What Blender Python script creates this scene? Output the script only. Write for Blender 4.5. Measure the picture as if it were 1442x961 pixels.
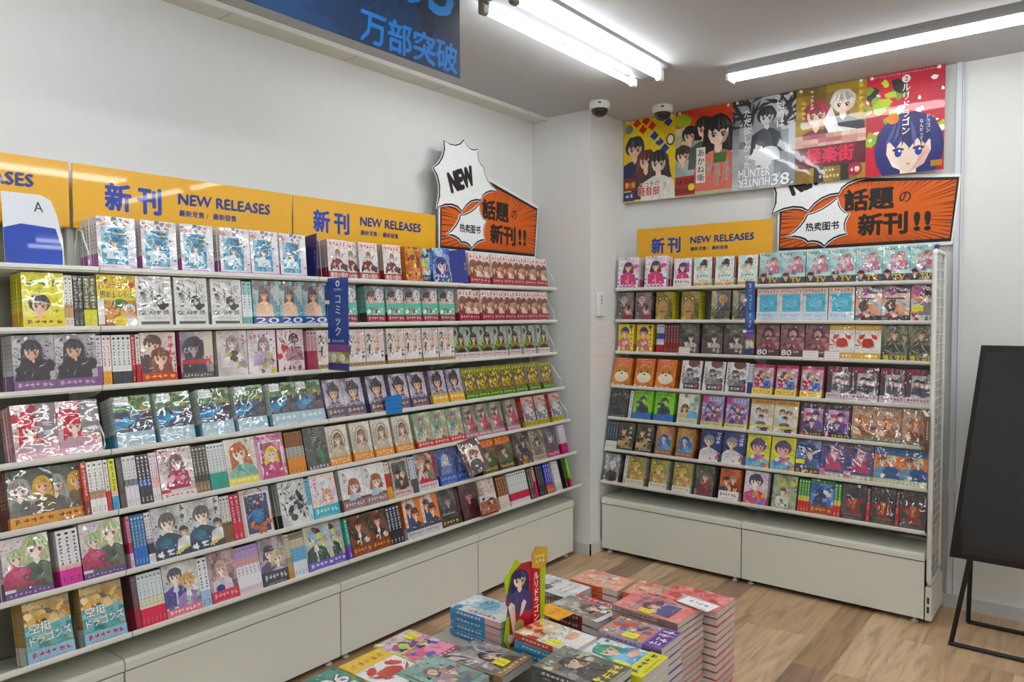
import bpy, math, random
import numpy as np
from mathutils import Matrix, Vector
for o in list(bpy.data.objects): bpy.data.objects.remove(o)
S = bpy.context.scene
COL = S.collection
R = math.radians
# ------------------------------------------------------------------ camera, world, exposure
cam = bpy.data.cameras.new('camera'); cam_o = bpy.data.objects.new('camera', cam); COL.objects.link(cam_o)
cam.sensor_width = 36.0; cam.lens = 1047.455 / 1442 * 36.0; cam.clip_start = 0.05
_y, _p, _r = R(38.3149), R(-2.1433), R(-0.1268)
_F = Vector((-math.sin(_y)*math.cos(_p), math.cos(_y)*math.cos(_p), math.sin(_p)))
_R = Vector((math.cos(_y), math.sin(_y), 0)); _U = _R.cross(_F)
_R2 = _R*math.cos(_r) + _U*math.sin(_r); _U2 = -_R*math.sin(_r) + _U*math.cos(_r)
m = Matrix((_R2, _U2, -_F)).transposed().to_4x4(); m.translation = (0, 0, 1.5)
cam_o.matrix_world = m
S.camera = cam_o
w = bpy.data.worlds.new('world'); S.world = w; w.use_nodes = True
w.node_tree.nodes['Background'].inputs[0].default_value = (0.8, 0.85, 0.9, 1)
w.node_tree.nodes['Background'].inputs[1].default_value = 0.15
S.view_settings.view_transform = 'Standard'; S.view_settings.look = 'None'
S.view_settings.gamma = 1.0; S.view_settings.use_curve_mapping = False
S.view_settings.exposure = 0.66
TUBE = 15.0        # emission of the ceiling tubes
# ------------------------------------------------------------------ colours and materials
def lin(c):
    if isinstance(c, str): c = [int(c[i:i+2], 16)/255 for i in (0, 2, 4)]
    return tuple(x/12.92 if x <= .04045 else ((x+.055)/1.055)**2.4 for x in c) + (1.0,)
def mat(name, col, rough=.5, metal=0, bump=0, bscale=40, var=0, coat=0, emis=None, trans=0, spec=.5):
    M = bpy.data.materials.new(name); M.use_nodes = True; nt = M.node_tree; b = nt.nodes['Principled BSDF']
    b.inputs['Base Color'].default_value = lin(col); b.inputs['Roughness'].default_value = rough
    b.inputs['Metallic'].default_value = metal; b.inputs['Coat Weight'].default_value = coat
    b.inputs['Specular IOR Level'].default_value = spec
    if trans: b.inputs['Transmission Weight'].default_value = trans
    if emis: b.inputs['Emission Color'].default_value = lin(emis[0]); b.inputs['Emission Strength'].default_value = emis[1]
    if bump or var:
        tc = nt.nodes.new('ShaderNodeTexCoord'); n = nt.nodes.new('ShaderNodeTexNoise'); n.inputs['Scale'].default_value = bscale
        n.inputs['Detail'].default_value = 5; nt.links.new(tc.outputs['Object'], n.inputs['Vector'])
        if bump:
            bp = nt.nodes.new('ShaderNodeBump'); bp.inputs['Strength'].default_value = bump; bp.inputs['Distance'].default_value = .004
            nt.links.new(n.outputs['Fac'], bp.inputs['Height']); nt.links.new(bp.outputs['Normal'], b.inputs['Normal'])
        if var:
            n2 = nt.nodes.new('ShaderNodeTexNoise'); n2.inputs['Scale'].default_value = bscale*.08; nt.links.new(tc.outputs['Object'], n2.inputs['Vector'])
            mx = nt.nodes.new('ShaderNodeMix'); mx.data_type = 'RGBA'; c = lin(col)
            mx.inputs[6].default_value = c; mx.inputs[7].default_value = tuple(x*(1-var) for x in c[:3]) + (1,)
            nt.links.new(n2.outputs['Fac'], mx.inputs[0]); nt.links.new(mx.outputs[2], b.inputs['Base Color'])
    return M
def print_mat(name, rough, coat, wrinkle, scale=16):
    # printed surface: colours come from the mesh, gloss from a thin wrinkled wrap or a flat coating
    M = bpy.data.materials.new(name); M.use_nodes = True; nt = M.node_tree; b = nt.nodes['Principled BSDF']
    a = nt.nodes.new('ShaderNodeAttribute'); a.attribute_name = 'Col'
    tc = nt.nodes.new('ShaderNodeTexCoord'); oi = nt.nodes.new('ShaderNodeObjectInfo')
    n = nt.nodes.new('ShaderNodeTexNoise'); n.noise_dimensions = '4D'; n.inputs['Scale'].default_value = 130; n.inputs['Detail'].default_value = 4
    nt.links.new(tc.outputs['Object'], n.inputs['Vector'])
    mr = nt.nodes.new('ShaderNodeMapRange'); mr.inputs[3].default_value = .80; mr.inputs[4].default_value = 1.16
    nt.links.new(n.outputs['Fac'], mr.inputs[0])
    mx = nt.nodes.new('ShaderNodeMix'); mx.data_type = 'RGBA'; mx.blend_type = 'MULTIPLY'; mx.inputs[0].default_value = 1
    nt.links.new(a.outputs['Color'], mx.inputs[6]); nt.links.new(mr.outputs[0], mx.inputs[7]); hs = nt.nodes.new('ShaderNodeHueSaturation'); hs.inputs['Saturation'].default_value = 1.18; nt.links.new(mx.outputs[2], hs.inputs['Color']); nt.links.new(hs.outputs[0], b.inputs['Base Color'])
    b.inputs['Roughness'].default_value = rough; b.inputs['Coat Weight'].default_value = coat; b.inputs['Coat Roughness'].default_value = .03; b.inputs['Coat IOR'].default_value = 1.65
    if wrinkle:
        n2 = nt.nodes.new('ShaderNodeTexNoise'); n2.noise_dimensions = '4D'; n2.inputs['Scale'].default_value = scale; n2.inputs['Detail'].default_value = 2.5
        ml = nt.nodes.new('ShaderNodeMath'); ml.operation = 'MULTIPLY'; ml.inputs[1].default_value = 50
        nt.links.new(oi.outputs['Random'], ml.inputs[0]); nt.links.new(ml.outputs[0], n2.inputs['W'])
        nt.links.new(tc.outputs['Object'], n2.inputs['Vector'])
        bp = nt.nodes.new('ShaderNodeBump'); bp.inputs['Strength'].default_value = wrinkle; bp.inputs['Distance'].default_value = .02
        nt.links.new(n2.outputs['Fac'], bp.inputs['Height']); nt.links.new(bp.outputs['Normal'], b.inputs['Coat Normal'])
    return M
M = dict(
    wall=mat('wall_paper', 'e6e7e4', .75, bump=.12, bscale=260, var=.05),
    ceil=mat('ceiling_board', 'c4c6c8', .9, bump=.1, bscale=200, var=.04),
    steel=mat('cream_steel', 'e3e5da', .42, bump=.02, bscale=300, var=.03),
    rail=mat('rail_steel', 'e8e8e0', .35),
    back=mat('rack_back', '8d8b80', .6),
    dark=mat('dark_gap_fill', '2a2927', .6),  # plain dark filler; in the rack base its colour stands in for shade
    white=mat('white_plastic', 'e9e9e6', .4), base=mat('vinyl_skirting', 'cfd0cd', .5),
    black=mat('black_metal', '0c0c0d', .4), dome=mat('smoked_dome', '15171a', .06, coat=.6), grey=mat('grey_socket', '7d7a76', .5),
    enamel=mat('white_enamel', '8f9294', .4), pages=mat('paper_edges', 'd9d4c6', .8, bump=.3, bscale=500),
    wrapedge=mat('wrapped_paper_edges', 'b9b7b2', .45, coat=.8, bump=.5, bscale=90),
    wood=mat('table_wood', 'b59f80', .5, bump=.05, var=.2), riser=mat('riser_board', 'aaa594', .55, var=.06),
    tube=mat('lit_tube', 'ffffff', .4, emis=('f6fbff', TUBE)), led=mat('lit_diffuser', 'ffffff', .4, emis=('f6fbff', TUBE*.8)),
    duct=mat('pale_duct', 'd5dbe2', .4), foam=mat('foam_board', 'dfdfdc', .5),
    print=print_mat('wrapped_print', .42, 1.0, 1.0, 6.5), card=print_mat('card_print', .45, .25, 0), paper=print_mat('poster_print', .4, .35, .10, 5),
    matte=print_mat('matte_board_print', .55, 0, 0), boardprint=print_mat('board_print', .35, .3, 0), spineprint=print_mat('spine_print', .4, .5, .15, 40),
)
# ------------------------------------------------------------------ mesh helpers
class MB:
    """collects vertices, faces and face colours"""
    def __init__(s): s.v = []; s.f = []; s.c = []
    def face(s, pts, col=(.5, .5, .5, 1)):
        n = len(s.v); s.v += [tuple(p) for p in pts]; s.f.append(tuple(range(n, n+len(pts)))); s.c.append(col)
    def box(s, x0, y0, z0, x1, y1, z1, col=(.5, .5, .5, 1), bev=0):
        if bev:
            b = bev; pts = []
            for z, e in ((z0, b), (z0+b, 0), (z1-b, 0), (z1, b)):
                pts.append([(x0+e+b*(e == 0), y0+e, z), (x1-e-b*(e == 0), y0+e, z), (x1-e, y0+e+b*(e == 0), z), (x1-e, y1-e-b*(e == 0), z),
                            (x1-e-b*(e == 0), y1-e, z), (x0+e+b*(e == 0), y1-e, z), (x0+e, y1-e-b*(e == 0), z), (x0+e, y0+e+b*(e == 0), z)])
            s.loft(pts, True, col); return
        p = [(x, y, z) for z in (z0, z1) for x, y in ((x0, y0), (x1, y0), (x1, y1), (x0, y1))]
        n = len(s.v); s.v += p
        for f in ((3, 2, 1, 0), (4, 5, 6, 7), (0, 1, 5, 4), (1, 2, 6, 5), (2, 3, 7, 6), (3, 0, 4, 7)): s.f.append(tuple(n+i for i in f)); s.c.append(col)
    def loft(s, rings, caps=True, col=(.5, .5, .5, 1), closed=False):
        n = len(s.v); k = len(rings[0])
        for r in rings: s.v += [tuple(p) for p in r]
        L = len(rings)
        for i in range(L if closed else L-1):
            a = n+i*k; b = n+((i+1) % L)*k
            for j in range(k): s.f.append((a+j, a+(j+1) % k, b+(j+1) % k, b+j)); s.c.append(col)
        if caps and not closed:
            s.f.append(tuple(reversed(range(n, n+k)))); s.c.append(col); s.f.append(tuple(range(n+(L-1)*k, n+L*k))); s.c.append(col)
    def lathe(s, prof, c=(0, 0, 0), seg=24, col=(.5, .5, .5, 1)):
        s.loft([[(c[0]+r*math.cos(2*math.pi*j/seg), c[1]+r*math.sin(2*math.pi*j/seg), c[2]+z) for j in range(seg)] for r, z in prof], True, col)
    def tube(s, pts, r, seg=6, closed=False, col=(.5, .5, .5, 1)):
        P = [Vector(p) for p in pts]; rings = []; L = len(P)
        for i, p in enumerate(P):
            if closed: d = P[(i+1) % L]-P[i-1]
            else: d = P[min(i+1, L-1)]-P[max(i-1, 0)]
            d.normalize(); a = Vector((0, 0, 1)) if abs(d.z) < .9 else Vector((0, 1, 0)) if abs(d.y) < .9 else Vector((1, 0, 0))
            u = d.cross(a).normalized(); v = d.cross(u)
            rings.append([p+u*(r*math.cos(2*math.pi*j/seg))+v*(r*math.sin(2*math.pi*j/seg)) for j in range(seg)])
        s.loft(rings, True, col, closed)
    def prism(s, poly, y0, y1, col=(.5, .5, .5, 1), side=None):
        """poly in x,z; extruded from y0 (front, facing -y) to y1"""
        n = len(s.v); k = len(poly); s.v += [(p[0], y0, p[1]) for p in poly]+[(p[0], y1, p[1]) for p in poly]
        s.f.append(tuple(range(n, n+k))); s.c.append(col); s.f.append(tuple(reversed(range(n+k, n+2*k)))); s.c.append(side or col)
        for j in range(k): s.f.append((n+(j+1) % k, n+j, n+k+j, n+k+(j+1) % k)); s.c.append(side or col)
    def mesh(s, name, material, smooth=False, colours=False):
        me = bpy.data.meshes.new(name); me.from_pydata(s.v, [], s.f); me.materials.append(material)
        if colours:
            at = me.color_attributes.new('Col', 'FLOAT_COLOR', 'CORNER')
            k = np.array([q for c, f in zip(s.c, s.f) for q in (c if isinstance(c, list) else [c]*len(f))], dtype=np.float32); at.data.foreach_set('color', k.ravel())
        if smooth: me.polygons.foreach_set('use_smooth', [True]*len(me.polygons))
        me.update(); return me
def obj(name, data, parent=None, loc=None, rot=None):
    o = bpy.data.objects.new(name, data); COL.objects.link(o)
    if parent: o.parent = parent
    if loc: o.location = loc
    if rot: o.rotation_euler = rot
    return o
def part(name, mb, material, parent=None, smooth=False, colours=False): return obj(name, mb.mesh(name, material, smooth, colours), parent)
def empty(name, loc=(0, 0, 0), rot=(0, 0, 0)):
    o = bpy.data.objects.new(name, None); COL.objects.link(o); o.location = loc; o.rotation_euler = rot; o.empty_display_size = .05; return o
def tag(o, label, cat, group=None):
    o['label'] = label; o['category'] = cat
    if group: o['group'] = group
    return o
def struct(o, label=None):
    o['kind'] = 'structure'
    if label: o['label'] = label
    return o
def boxpart(name, b, material, parent=None, bev=0): mb = MB(); mb.box(*b, bev=bev); return part(name, mb, material, parent)
# ------------------------------------------------------------------ lettering: glyph outlines of the built-in font
_cu = bpy.data.curves.new('glyphs', 'FONT'); _cu.resolution_u = 2; _to = bpy.data.objects.new('glyphs', _cu)
_gc = {}
def glyph(ch, off=0.0):
    k = (ch, off)
    if k not in _gc:
        _cu.body = ch; _cu.offset = off; me = _to.to_mesh(); v = [(p.co.x, p.co.y) for p in me.vertices]; f = [tuple(p.vertices) for p in me.polygons]
        _to.to_mesh_clear(); _gc[k] = (v, f)
    return _gc[k]
def clip(poly, x0, y0, x1, y1):
    for ax, lim, sg in ((0, x0, 1), (0, x1, -1), (1, y0, 1), (1, y1, -1)):
        out = []; n = len(poly)
        for i in range(n):
            a, b = poly[i-1], poly[i]; da, db = sg*(a[ax]-lim), sg*(b[ax]-lim)
            if (da >= 0) != (db >= 0):
                t = da/(da-db); out.append((a[0]+t*(b[0]-a[0]), a[1]+t*(b[1]-a[1])))
            if db >= 0: out.append(b)
        poly = out
        if len(poly) < 3: return []
    return poly
class Art:
    """flat print: coloured shapes in layers on a sheet; x 0..1, y 0..A"""
    def __init__(s, A=1.45, seed=0): s.A = A; s.it = []; s.r = random.Random(seed); s.L = 1; s.hold = False
    def up(s):
        if not s.hold: s.L += 1
        return s.L
    def poly(s, p, c):
        p = clip(p, 0, 0, 1, s.A)
        if p:
            a = sum(p[i-1][0]*p[i][1]-p[i][0]*p[i-1][1] for i in range(len(p)))
            s.it.append(([tuple(q) for q in (p if a > 0 else p[::-1])], [tuple(range(len(p)))], lin(c) if isinstance(c, str) else c, s.up()))
    def rect(s, x0, y0, x1, y1, c): s.poly([(x0, y0), (x1, y0), (x1, y1), (x0, y1)], c)
    def ell(s, cx, cy, rx, ry, c, rot=0, n=16, j=0):
        p = []
        for i in range(n):
            a = 2*math.pi*i/n; k = 1+j*(s.r.random()-.5)*2; x, y = rx*k*math.cos(a), ry*k*math.sin(a)
            p.append((cx+x*math.cos(rot)-y*math.sin(rot), cy+x*math.sin(rot)+y*math.cos(rot)))
        s.poly(p, c)
    def noise(s, pal, nx=9, ny=13, x0=0, y0=0, x1=1, y1=None):
        y1 = s.A if y1 is None else y1; dx, dy = (x1-x0)/nx, (y1-y0)/ny; P = [np.array(lin(c)) for c in pal]
        s.L += 1; g = np.zeros((nx, ny, 4)); ph = [(s.r.uniform(1, 3.2), s.r.uniform(1, 3.2), s.r.uniform(0, 6)) for _ in P]
        for i in range(nx):
            for j in range(ny):
                ws = np.array([max(.02, math.sin(a*i*3/nx+b*j*3/ny+c)+.55*s.r.uniform(-1, 1)) for a, b, c in ph])**2; ws /= ws.sum()
                g[i, j] = sum(wt*p for wt, p in zip(ws, P))
        for i in range(nx):
            for j in range(ny):
                s.it.append(([(x0+i*dx, y0+j*dy), (x0+(i+1)*dx, y0+j*dy), (x0+(i+1)*dx, y0+(j+1)*dy), (x0+i*dx, y0+(j+1)*dy)], [(0, 1, 2, 3)], tuple(g[i, j]), s.L))
    def blobs(s, n, pal, x0=0, y0=0, x1=1, y1=None, r0=.03, r1=.1):
        y1 = s.A if y1 is None else y1
        for _ in range(n):
            r = s.r.uniform(r0, r1); s.ell(s.r.uniform(x0, x1), s.r.uniform(y0, y1), r, r*s.r.uniform(.4, 1.4), s.r.choice(pal), s.r.uniform(0, 3), 9, .35)
    def strokes(s, n, pal, x0=0, y0=0, x1=1, y1=None, l=.3, wd=.012):
        y1 = s.A if y1 is None else y1; s.L += 1
        for _ in range(n):
            x, y, a, L = s.r.uniform(x0, x1), s.r.uniform(y0, y1), s.r.uniform(0, 3.14), l*s.r.uniform(.4, 1.2)
            b = a+s.r.uniform(-.7, .7); q = (x+L/2*math.cos(a), y+L/2*math.sin(a)); e = (q[0]+L/2*math.cos(b), q[1]+L/2*math.sin(b))
            nx, ny = -math.sin(a)*wd, math.cos(a)*wd
            s.poly([(x, y), (q[0]-nx, q[1]-ny), e, (q[0]+nx, q[1]+ny)], s.r.choice(pal))
        s.hold = False
    def kana(s, cx, cy, wd, h, n, c, out=None, vert=False, rot=0):
        """n unreadable character-like marks"""
        s.L += 2; L0 = s.L; s.hold = True
        for k in range(n):
            if vert: x, y, cw, chh = cx, cy+h/2-(k+.5)*h/n, wd, h/n
            else: x, y, cw, chh = cx-wd/2+(k+.5)*wd/n, cy, wd/n, h
            if out: s.L = L0-1; s.rect(x-cw*.5, y-chh*.5, x+cw*.5, y+chh*.5, out); s.L = L0
            t = min(cw, chh)*.06
            for q in range(s.r.choice((5, 6, 7, 8)) if n < 9 else 3):
                s.L = L0+q
                px, py = x+s.r.uniform(-.22, .22)*cw, y+s.r.uniform(-.3, .3)*chh; L = s.r.uniform(.14, .4)
                if s.r.random() < .55: s.rect(max(px-L*cw, x-.46*cw), py-t, min(px+L*cw, x+.46*cw), py+t, c)
                else: s.rect(px-t, max(py-L*chh, y-.46*chh), px+t, min(py+L*chh, y+.46*chh), c)
        s.hold = False; s.L = L0+8
    def text(s, t, cx, cy, wd, h, c, out=None, vert=False, bold=.012, rot=0, ow=.05, shear=0):
        n = len(t); lat = all(ord(q) < 256 for q in t) and not vert
        def emit(off, col):
            V, Fc = [], []
            if lat:
                v, f = glyph(t, off); V = list(v); Fc = list(f)
            else:
                adv = 0
                for k, ch in enumerate(t):
                    v, f = glyph(ch, off); b = len(V); ox, oy = (0, -k*1.0) if vert else (adv, 0); adv += .98 if ord(ch) > 255 else .3 if ch == ' ' else .68
                    if vert and ch in 'ーｰ': v = [(.5+(y-.38), .38-(x-.5)) for x, y in v]
                    V += [(x+ox, y+oy) for x, y in v]; Fc += [tuple(b+i for i in q) for q in f]
            return V, Fc, col
        V, Fc, _ = emit(0.0, c)
        if not V: return
        if lat: x0, x1 = min(p[0] for p in V), max(p[0] for p in V); y0, y1 = min(p[1] for p in V), max(p[1] for p in V)
        else: x0, x1, y0, y1 = (0, .98, -(n-1)-.1, .86) if vert else (0, sum(.98 if ord(q) > 255 else .3 if q == ' ' else .68 for q in t), -.1, .86)
        sx, sy = wd/(x1-x0), h/(y1-y0); mx, my = (x0+x1)/2, (y0+y1)/2; ca, sa = math.cos(rot), math.sin(rot)
        def put(V, Fc, col, dx=0, dy=0):
            P = []
            for x, y in V:
                y2 = (y-my)*sy+dy; x2 = (x-mx)*sx+dx+shear*y2; P.append((cx+x2*ca-y2*sa, cy+x2*sa+y2*ca))
            s.L += 1; s.it.append((P, Fc, lin(col) if isinstance(col, str) else col, s.L))
        e = min(abs(sx), abs(sy)); s.L += 1
        if out:
            for a in range(6): put(V, Fc, out, e*ow*math.cos(a*1.047), e*ow*math.sin(a*1.047))
        k = e*bold*.75; s.L += 1
        if bold > .05: offs = [(0, 0)]+[(rr_*k*math.cos(a*.785), rr_*k*math.sin(a*.785)) for rr_ in (.5, 1) for a in range(8)]
        elif bold > .018: offs = ((-k, -k), (k, k), (0, 0))
        else: offs = ((-k, 0), (k, 0)) if bold else ((0, 0),)
        for dx, dy in offs: put(V, Fc, c, dx, dy)
    def person(s, x, y, r, hair, skin, cloth, long=0, eye='3a2c30', acc=None, tilt=0, far=False):
        """an anonymous drawn bust: face centre x,y and face half-width r"""
        q = lambda px, py: (x+r*(px*math.cos(tilt)-py*math.sin(tilt)), y+r*(px*math.sin(tilt)+py*math.cos(tilt)))
        J = lambda a: a*s.r.uniform(.88, 1.12)
        P = lambda pts, c: s.poly([q(*p) for p in pts], c)
        if long: P([(-1.25, .5), (-J(1.5), -1.2), (-J(1.6), -long), (-.5, -long*1.05), (.6, -long), (J(1.6), -long*.95), (J(1.45), -1.2), (1.25, .5)], hair)
        P([(-.3, -.6), (.3, -.6), (.34, -1.7), (-.34, -1.7)], skin)
        P([(-J(1.9), -2.1), (-.75, -1.45), (-.3, -1.35), (0, -1.75), (.3, -1.35), (.75, -1.45), (J(1.9), -2.1), (J(2.3), -4.6), (-J(2.3), -4.6)], cloth)
        if acc: P([(-.3, -1.35), (0, -1.75), (.3, -1.35), (.5, -2.2), (0, -2.6), (-.5, -2.2)], acc); P([(-.12, -2.5), (.12, -2.5), (.2, -4.4), (-.2, -4.4)], acc)
        s.ell(*q(0, .32), r*1.28, r*1.22, hair, tilt, 18, .06)
        P([(-.85, .35), (-.88, -.15), (-.62, -.72), (0, -1.08), (.62, -.72), (.88, -.15), (.85, .35), (.5, .8), (-.5, .8)], skin)
        P([(-1.05, .2), (-.95, .9), (-.2, 1.2), (.6, 1.15), (1.05, .7), (1.1, .05), (.8, .32), (.62, .05), (.35, .42), (.05, .02), (-.25, .4), (-.5, .05), (-.75, .38)], hair)
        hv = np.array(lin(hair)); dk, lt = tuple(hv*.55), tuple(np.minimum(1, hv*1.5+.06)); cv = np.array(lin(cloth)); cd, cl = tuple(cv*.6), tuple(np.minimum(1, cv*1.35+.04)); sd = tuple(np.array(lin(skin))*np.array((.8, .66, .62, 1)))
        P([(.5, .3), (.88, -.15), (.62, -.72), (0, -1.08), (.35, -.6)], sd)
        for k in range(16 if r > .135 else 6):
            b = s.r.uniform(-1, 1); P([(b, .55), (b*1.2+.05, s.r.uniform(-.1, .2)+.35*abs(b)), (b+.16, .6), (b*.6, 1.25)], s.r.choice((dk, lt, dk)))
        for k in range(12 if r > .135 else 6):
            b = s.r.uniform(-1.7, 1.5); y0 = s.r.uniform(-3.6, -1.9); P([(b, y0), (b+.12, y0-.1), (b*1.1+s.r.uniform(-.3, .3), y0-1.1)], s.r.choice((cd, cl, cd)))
        if long:
            for k in range(6): b = s.r.choice((-1, 1))*s.r.uniform(.95, 1.5); P([(b*.85, .2), (b*.9+.1, -.4), (b, -long*.9)], s.r.choice((dk, lt)))
        if not far:
            for sx in (-.4, .4): P([(sx-.24, .02), (sx, .1), (sx+.24, .02), (sx+.2, -.06), (sx-.2, -.06)], '2a2022'); s.ell(*q(sx, -.14), r*.15, r*.2, eye, tilt, 8); s.ell(*q(sx+.05, -.06), r*.05, r*.06, 'ffffff', 0, 6)
            P([(-.09, -.64), (.09, -.64), (0, -.7)], 'b2504e')
    def emit(s, mb, fn, step=.000008, grad=True):
        """append the shapes to mb; fn(x, y, lift) gives the 3D point"""
        for V, Fc, c, L in s.it:
            b = len(mb.v); mb.v += [fn(x, y, L*step) for x, y in V]
            if len(Fc) == 1 and len(V) > 4 and grad:      # soft tonal drift inside larger printed shapes
                p, q = s.r.uniform(0, 6), s.r.uniform(0, 6); c = [tuple(min(1, k*(1+.28*math.sin(9*x+p)*math.cos(7*y+q))) for k in c[:3])+(1,) for x, y in V]
            for f in Fc: mb.f.append(tuple(b+i for i in f)); mb.c.append(c)
# ------------------------------------------------------------------ the room
XL, YC, XC, YR, ZC = -2.89, 3.87, -2.445, 4.31, 2.735     # left wall, column face, column side, far wall, ceiling
XE, YN = 3.0, -2.6                                         # walls behind and beside the camera
def wallbox(name, b, m_='wall', label=None): return struct(boxpart(name, b, M[m_]), label)
wl = wallbox('wall_left', (XL-.1, YN, 0, XL, YR+.1, ZC))
wallbox('wall_back', (XL-.1, YR, 0, XE, YR+.1, ZC))
wallbox('wall_column', (XL, YC, 0, XC, YR, ZC), label='projecting wall column in the corner between the racks')
wallbox('wall_front', (XL-.1, YN-.1, 0, XE, YN, ZC)); wallbox('wall_right', (XE, YN-.1, 0, XE+.1, YR+.1, ZC))
wallbox('ceiling', (XL-.1, YN-.1, ZC, XE+.1, YR+.1, ZC+.1), 'ceil')
fl = wallbox('floor', (XL-.1, YN-.1, -.1, XE+.1, YR+.1, -.004), 'dark')
# floor planks: each one a piece of the floor, long side along the left rack
def plank_mat(i, col):
    Mx = bpy.data.materials.new('oak_vinyl_%d' % i); Mx.use_nodes = True; nt = Mx.node_tree; b = nt.nodes['Principled BSDF']
    tc = nt.nodes.new('ShaderNodeTexCoord'); mp = nt.nodes.new('ShaderNodeMapping'); mp.inputs['Scale'].default_value = (9, 1.1, 1)
    oi = nt.nodes.new('ShaderNodeObjectInfo'); cb = nt.nodes.new('ShaderNodeCombineXYZ'); ml = nt.nodes.new('ShaderNodeMath'); ml.operation = 'MULTIPLY'; ml.inputs[1].default_value = 60
    nt.links.new(oi.outputs['Random'], ml.inputs[0]); nt.links.new(ml.outputs[0], cb.inputs[0]); nt.links.new(ml.outputs[0], cb.inputs[1])
    nt.links.new(tc.outputs['Object'], mp.inputs['Vector']); nt.links.new(cb.outputs[0], mp.inputs['Location'])
    n = nt.nodes.new('ShaderNodeTexNoise'); n.inputs['Scale'].default_value = 2.2; n.inputs['Detail'].default_value = 7; n.inputs['Distortion'].default_value = 1.4
    nt.links.new(mp.outputs[0], n.inputs['Vector'])
    rp = nt.nodes.new('ShaderNodeValToRGB'); c = lin(col)
    rp.color_ramp.elements[0].position = .3; rp.color_ramp.elements[0].color = tuple(x*.68 for x in c[:3])+(1,)
    rp.color_ramp.elements[1].position = .72; rp.color_ramp.elements[1].color = tuple(min(1, x*1.22) for x in c[:3])+(1,)
    e = rp.color_ramp.elements.new(.5); e.color = c
    nt.links.new(n.outputs['Fac'], rp.inputs[0]); nt.links.new(rp.outputs[0], b.inputs['Base Color'])
    b.inputs['Roughness'].default_value = .42; return Mx
rr = random.Random(4)
PM = [plank_mat(i, c) for i, c in enumerate(('c3a07c', 'ac8a69', 'd4b38e', 'b89776', '9b7f65'))]
PW, PL = .152, .915; pmesh = []
for q in PM:
    mb = MB(); mb.box(.0008, .0008, -.004, PW-.0008, PL-.0008, 0); pmesh.append(mb.mesh('plank', q))
for i in range(22):
    off = rr.uniform(0, PL)
    for j in range(-1, 5):
        x, y = XL+.06+i*PW, j*PL+off-.55
        if y+PL > YR: continue
        obj('plank', rr.choice(pmesh), fl, (x, y, 0))
mb = MB(); mb.box(XL, YN, -.004, XL+.06, YR, -.0005); mb.box(XL+.06, YN, -.004, XE, -1.5, -.0005); mb.box(XL+.06+22*PW, -1.5, -.004, XE, YR, -.0005); mb.box(XL+.06, 3.0, -.004, XL+.06+22*PW, YR, -.0006); mb.box(XL+.06, -1.5, -.004, XL+.06+22*PW, .4, -.0006)
part('floor_edge', mb, PM[0], fl)
# skirting
struct(boxpart('baseboard_column', (XL, YC-.008, 0, XC+.008, YC, .07), M['base']))
struct(boxpart('baseboard_column_side', (XC, YC-.008, 0, XC+.008, YR, .07), M['base']))
struct(boxpart('baseboard_back', (XC+.008, YR-.008, 0, XE, YR, .07), M['base']))
struct(boxpart('baseboard_left', (XL, YN, 0, XL+.008, YC-.008, .07), M['base']))
# flat ceiling trim along the left wall
t1 = struct(boxpart('trim_1', (XL, YN, ZC-.016, XL+.115, YC-.005, ZC), M['steel']), 'flat beige ceiling trim along the left wall')
boxpart('edge_strip', (XL+.115, YN, ZC-.022, XL+.128, YC-.005, ZC), M['rail'], t1)
for y in (1.7, 2.35, 2.95, 3.3): boxpart('joint', (XL+.001, y, ZC-.0166, XL+.115, y+.002, ZC-.0155), M['grey'], t1)
# pale vertical duct on the far wall beside the rack
t2 = struct(boxpart('trim_2', (-.583, YR-.022, .07, -.548, YR, ZC), M['duct'], bev=.003), 'pale vertical cable duct on the far wall')
boxpart('cover_line', (-.556, YR-.0235, .07, -.5545, YR-.021, ZC), M['grey'], t2)
boxpart('joint_collar', (-.586, YR-.025, .60, -.545, YR, .66), M['duct'], t2)
# ------------------------------------------------------------------ ceiling lamps
def twin_lamp(loc, label, rz=0):
    e = tag(empty('ceiling_lamp', loc, (0, 0, rz)), label, 'ceiling lamp', 'tube lamps on the ceiling')
    L = 1.22; mb = MB()
    mb.loft([[(-.12, y, 0), (-.115, y, -.012), (-.03, y, -.046), (.03, y, -.046), (.115, y, -.012), (.12, y, 0)] for y in (0, L)])
    part('housing', mb, M['enamel'], e)
    for sx in (-1, 1):
        mb = MB(); mb.tube([(sx*.075, .045, -.058), (sx*.075, L-.045, -.058)], .0135, 14); part('tube', mb, M['tube'], e, True)
        for y in (.022, L-.022):
            mb = MB(); mb.box(sx*.075-.016, y-.02, -.078, sx*.075+.016, y+.02, -.012, bev=.006); part('socket', mb, M['grey'] if y < .1 else M['white'], e)
    return e
def bar_lamp(loc, label, rz=0):
    e = tag(empty('ceiling_lamp', loc, (0, 0, rz)), label, 'ceiling lamp', 'tube lamps on the ceiling')
    L = 1.25; mb = MB()
    mb.loft([[(x, -.075, 0), (x, -.073, -.006), (x, -.042, -.034), (x, .042, -.034), (x, .073, -.006), (x, .075, 0)] for x in (0, L)]); part('housing', mb, M['enamel'], e)
    mb = MB(); n = 9
    mb.loft([[(x, -.04*math.cos(math.pi*k/n), -.034-.03*math.sin(math.pi*k/n)) for k in range(n+1)] for x in (.012, L-.012)]); part('diffuser', mb, M['led'], e, False)
    for x in (.0, L-.012): boxpart('end_cap', (x, -.042, -.064, x+.012, .042, -.034), M['white'], e)
    return e
twin_lamp((-1.825, 2.21, ZC), 'twin tube lamp on the ceiling beside the blue banner')
bar_lamp((-1.505, 3.69, ZC), 'single bright bar lamp on the ceiling in front of the posters')
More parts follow.
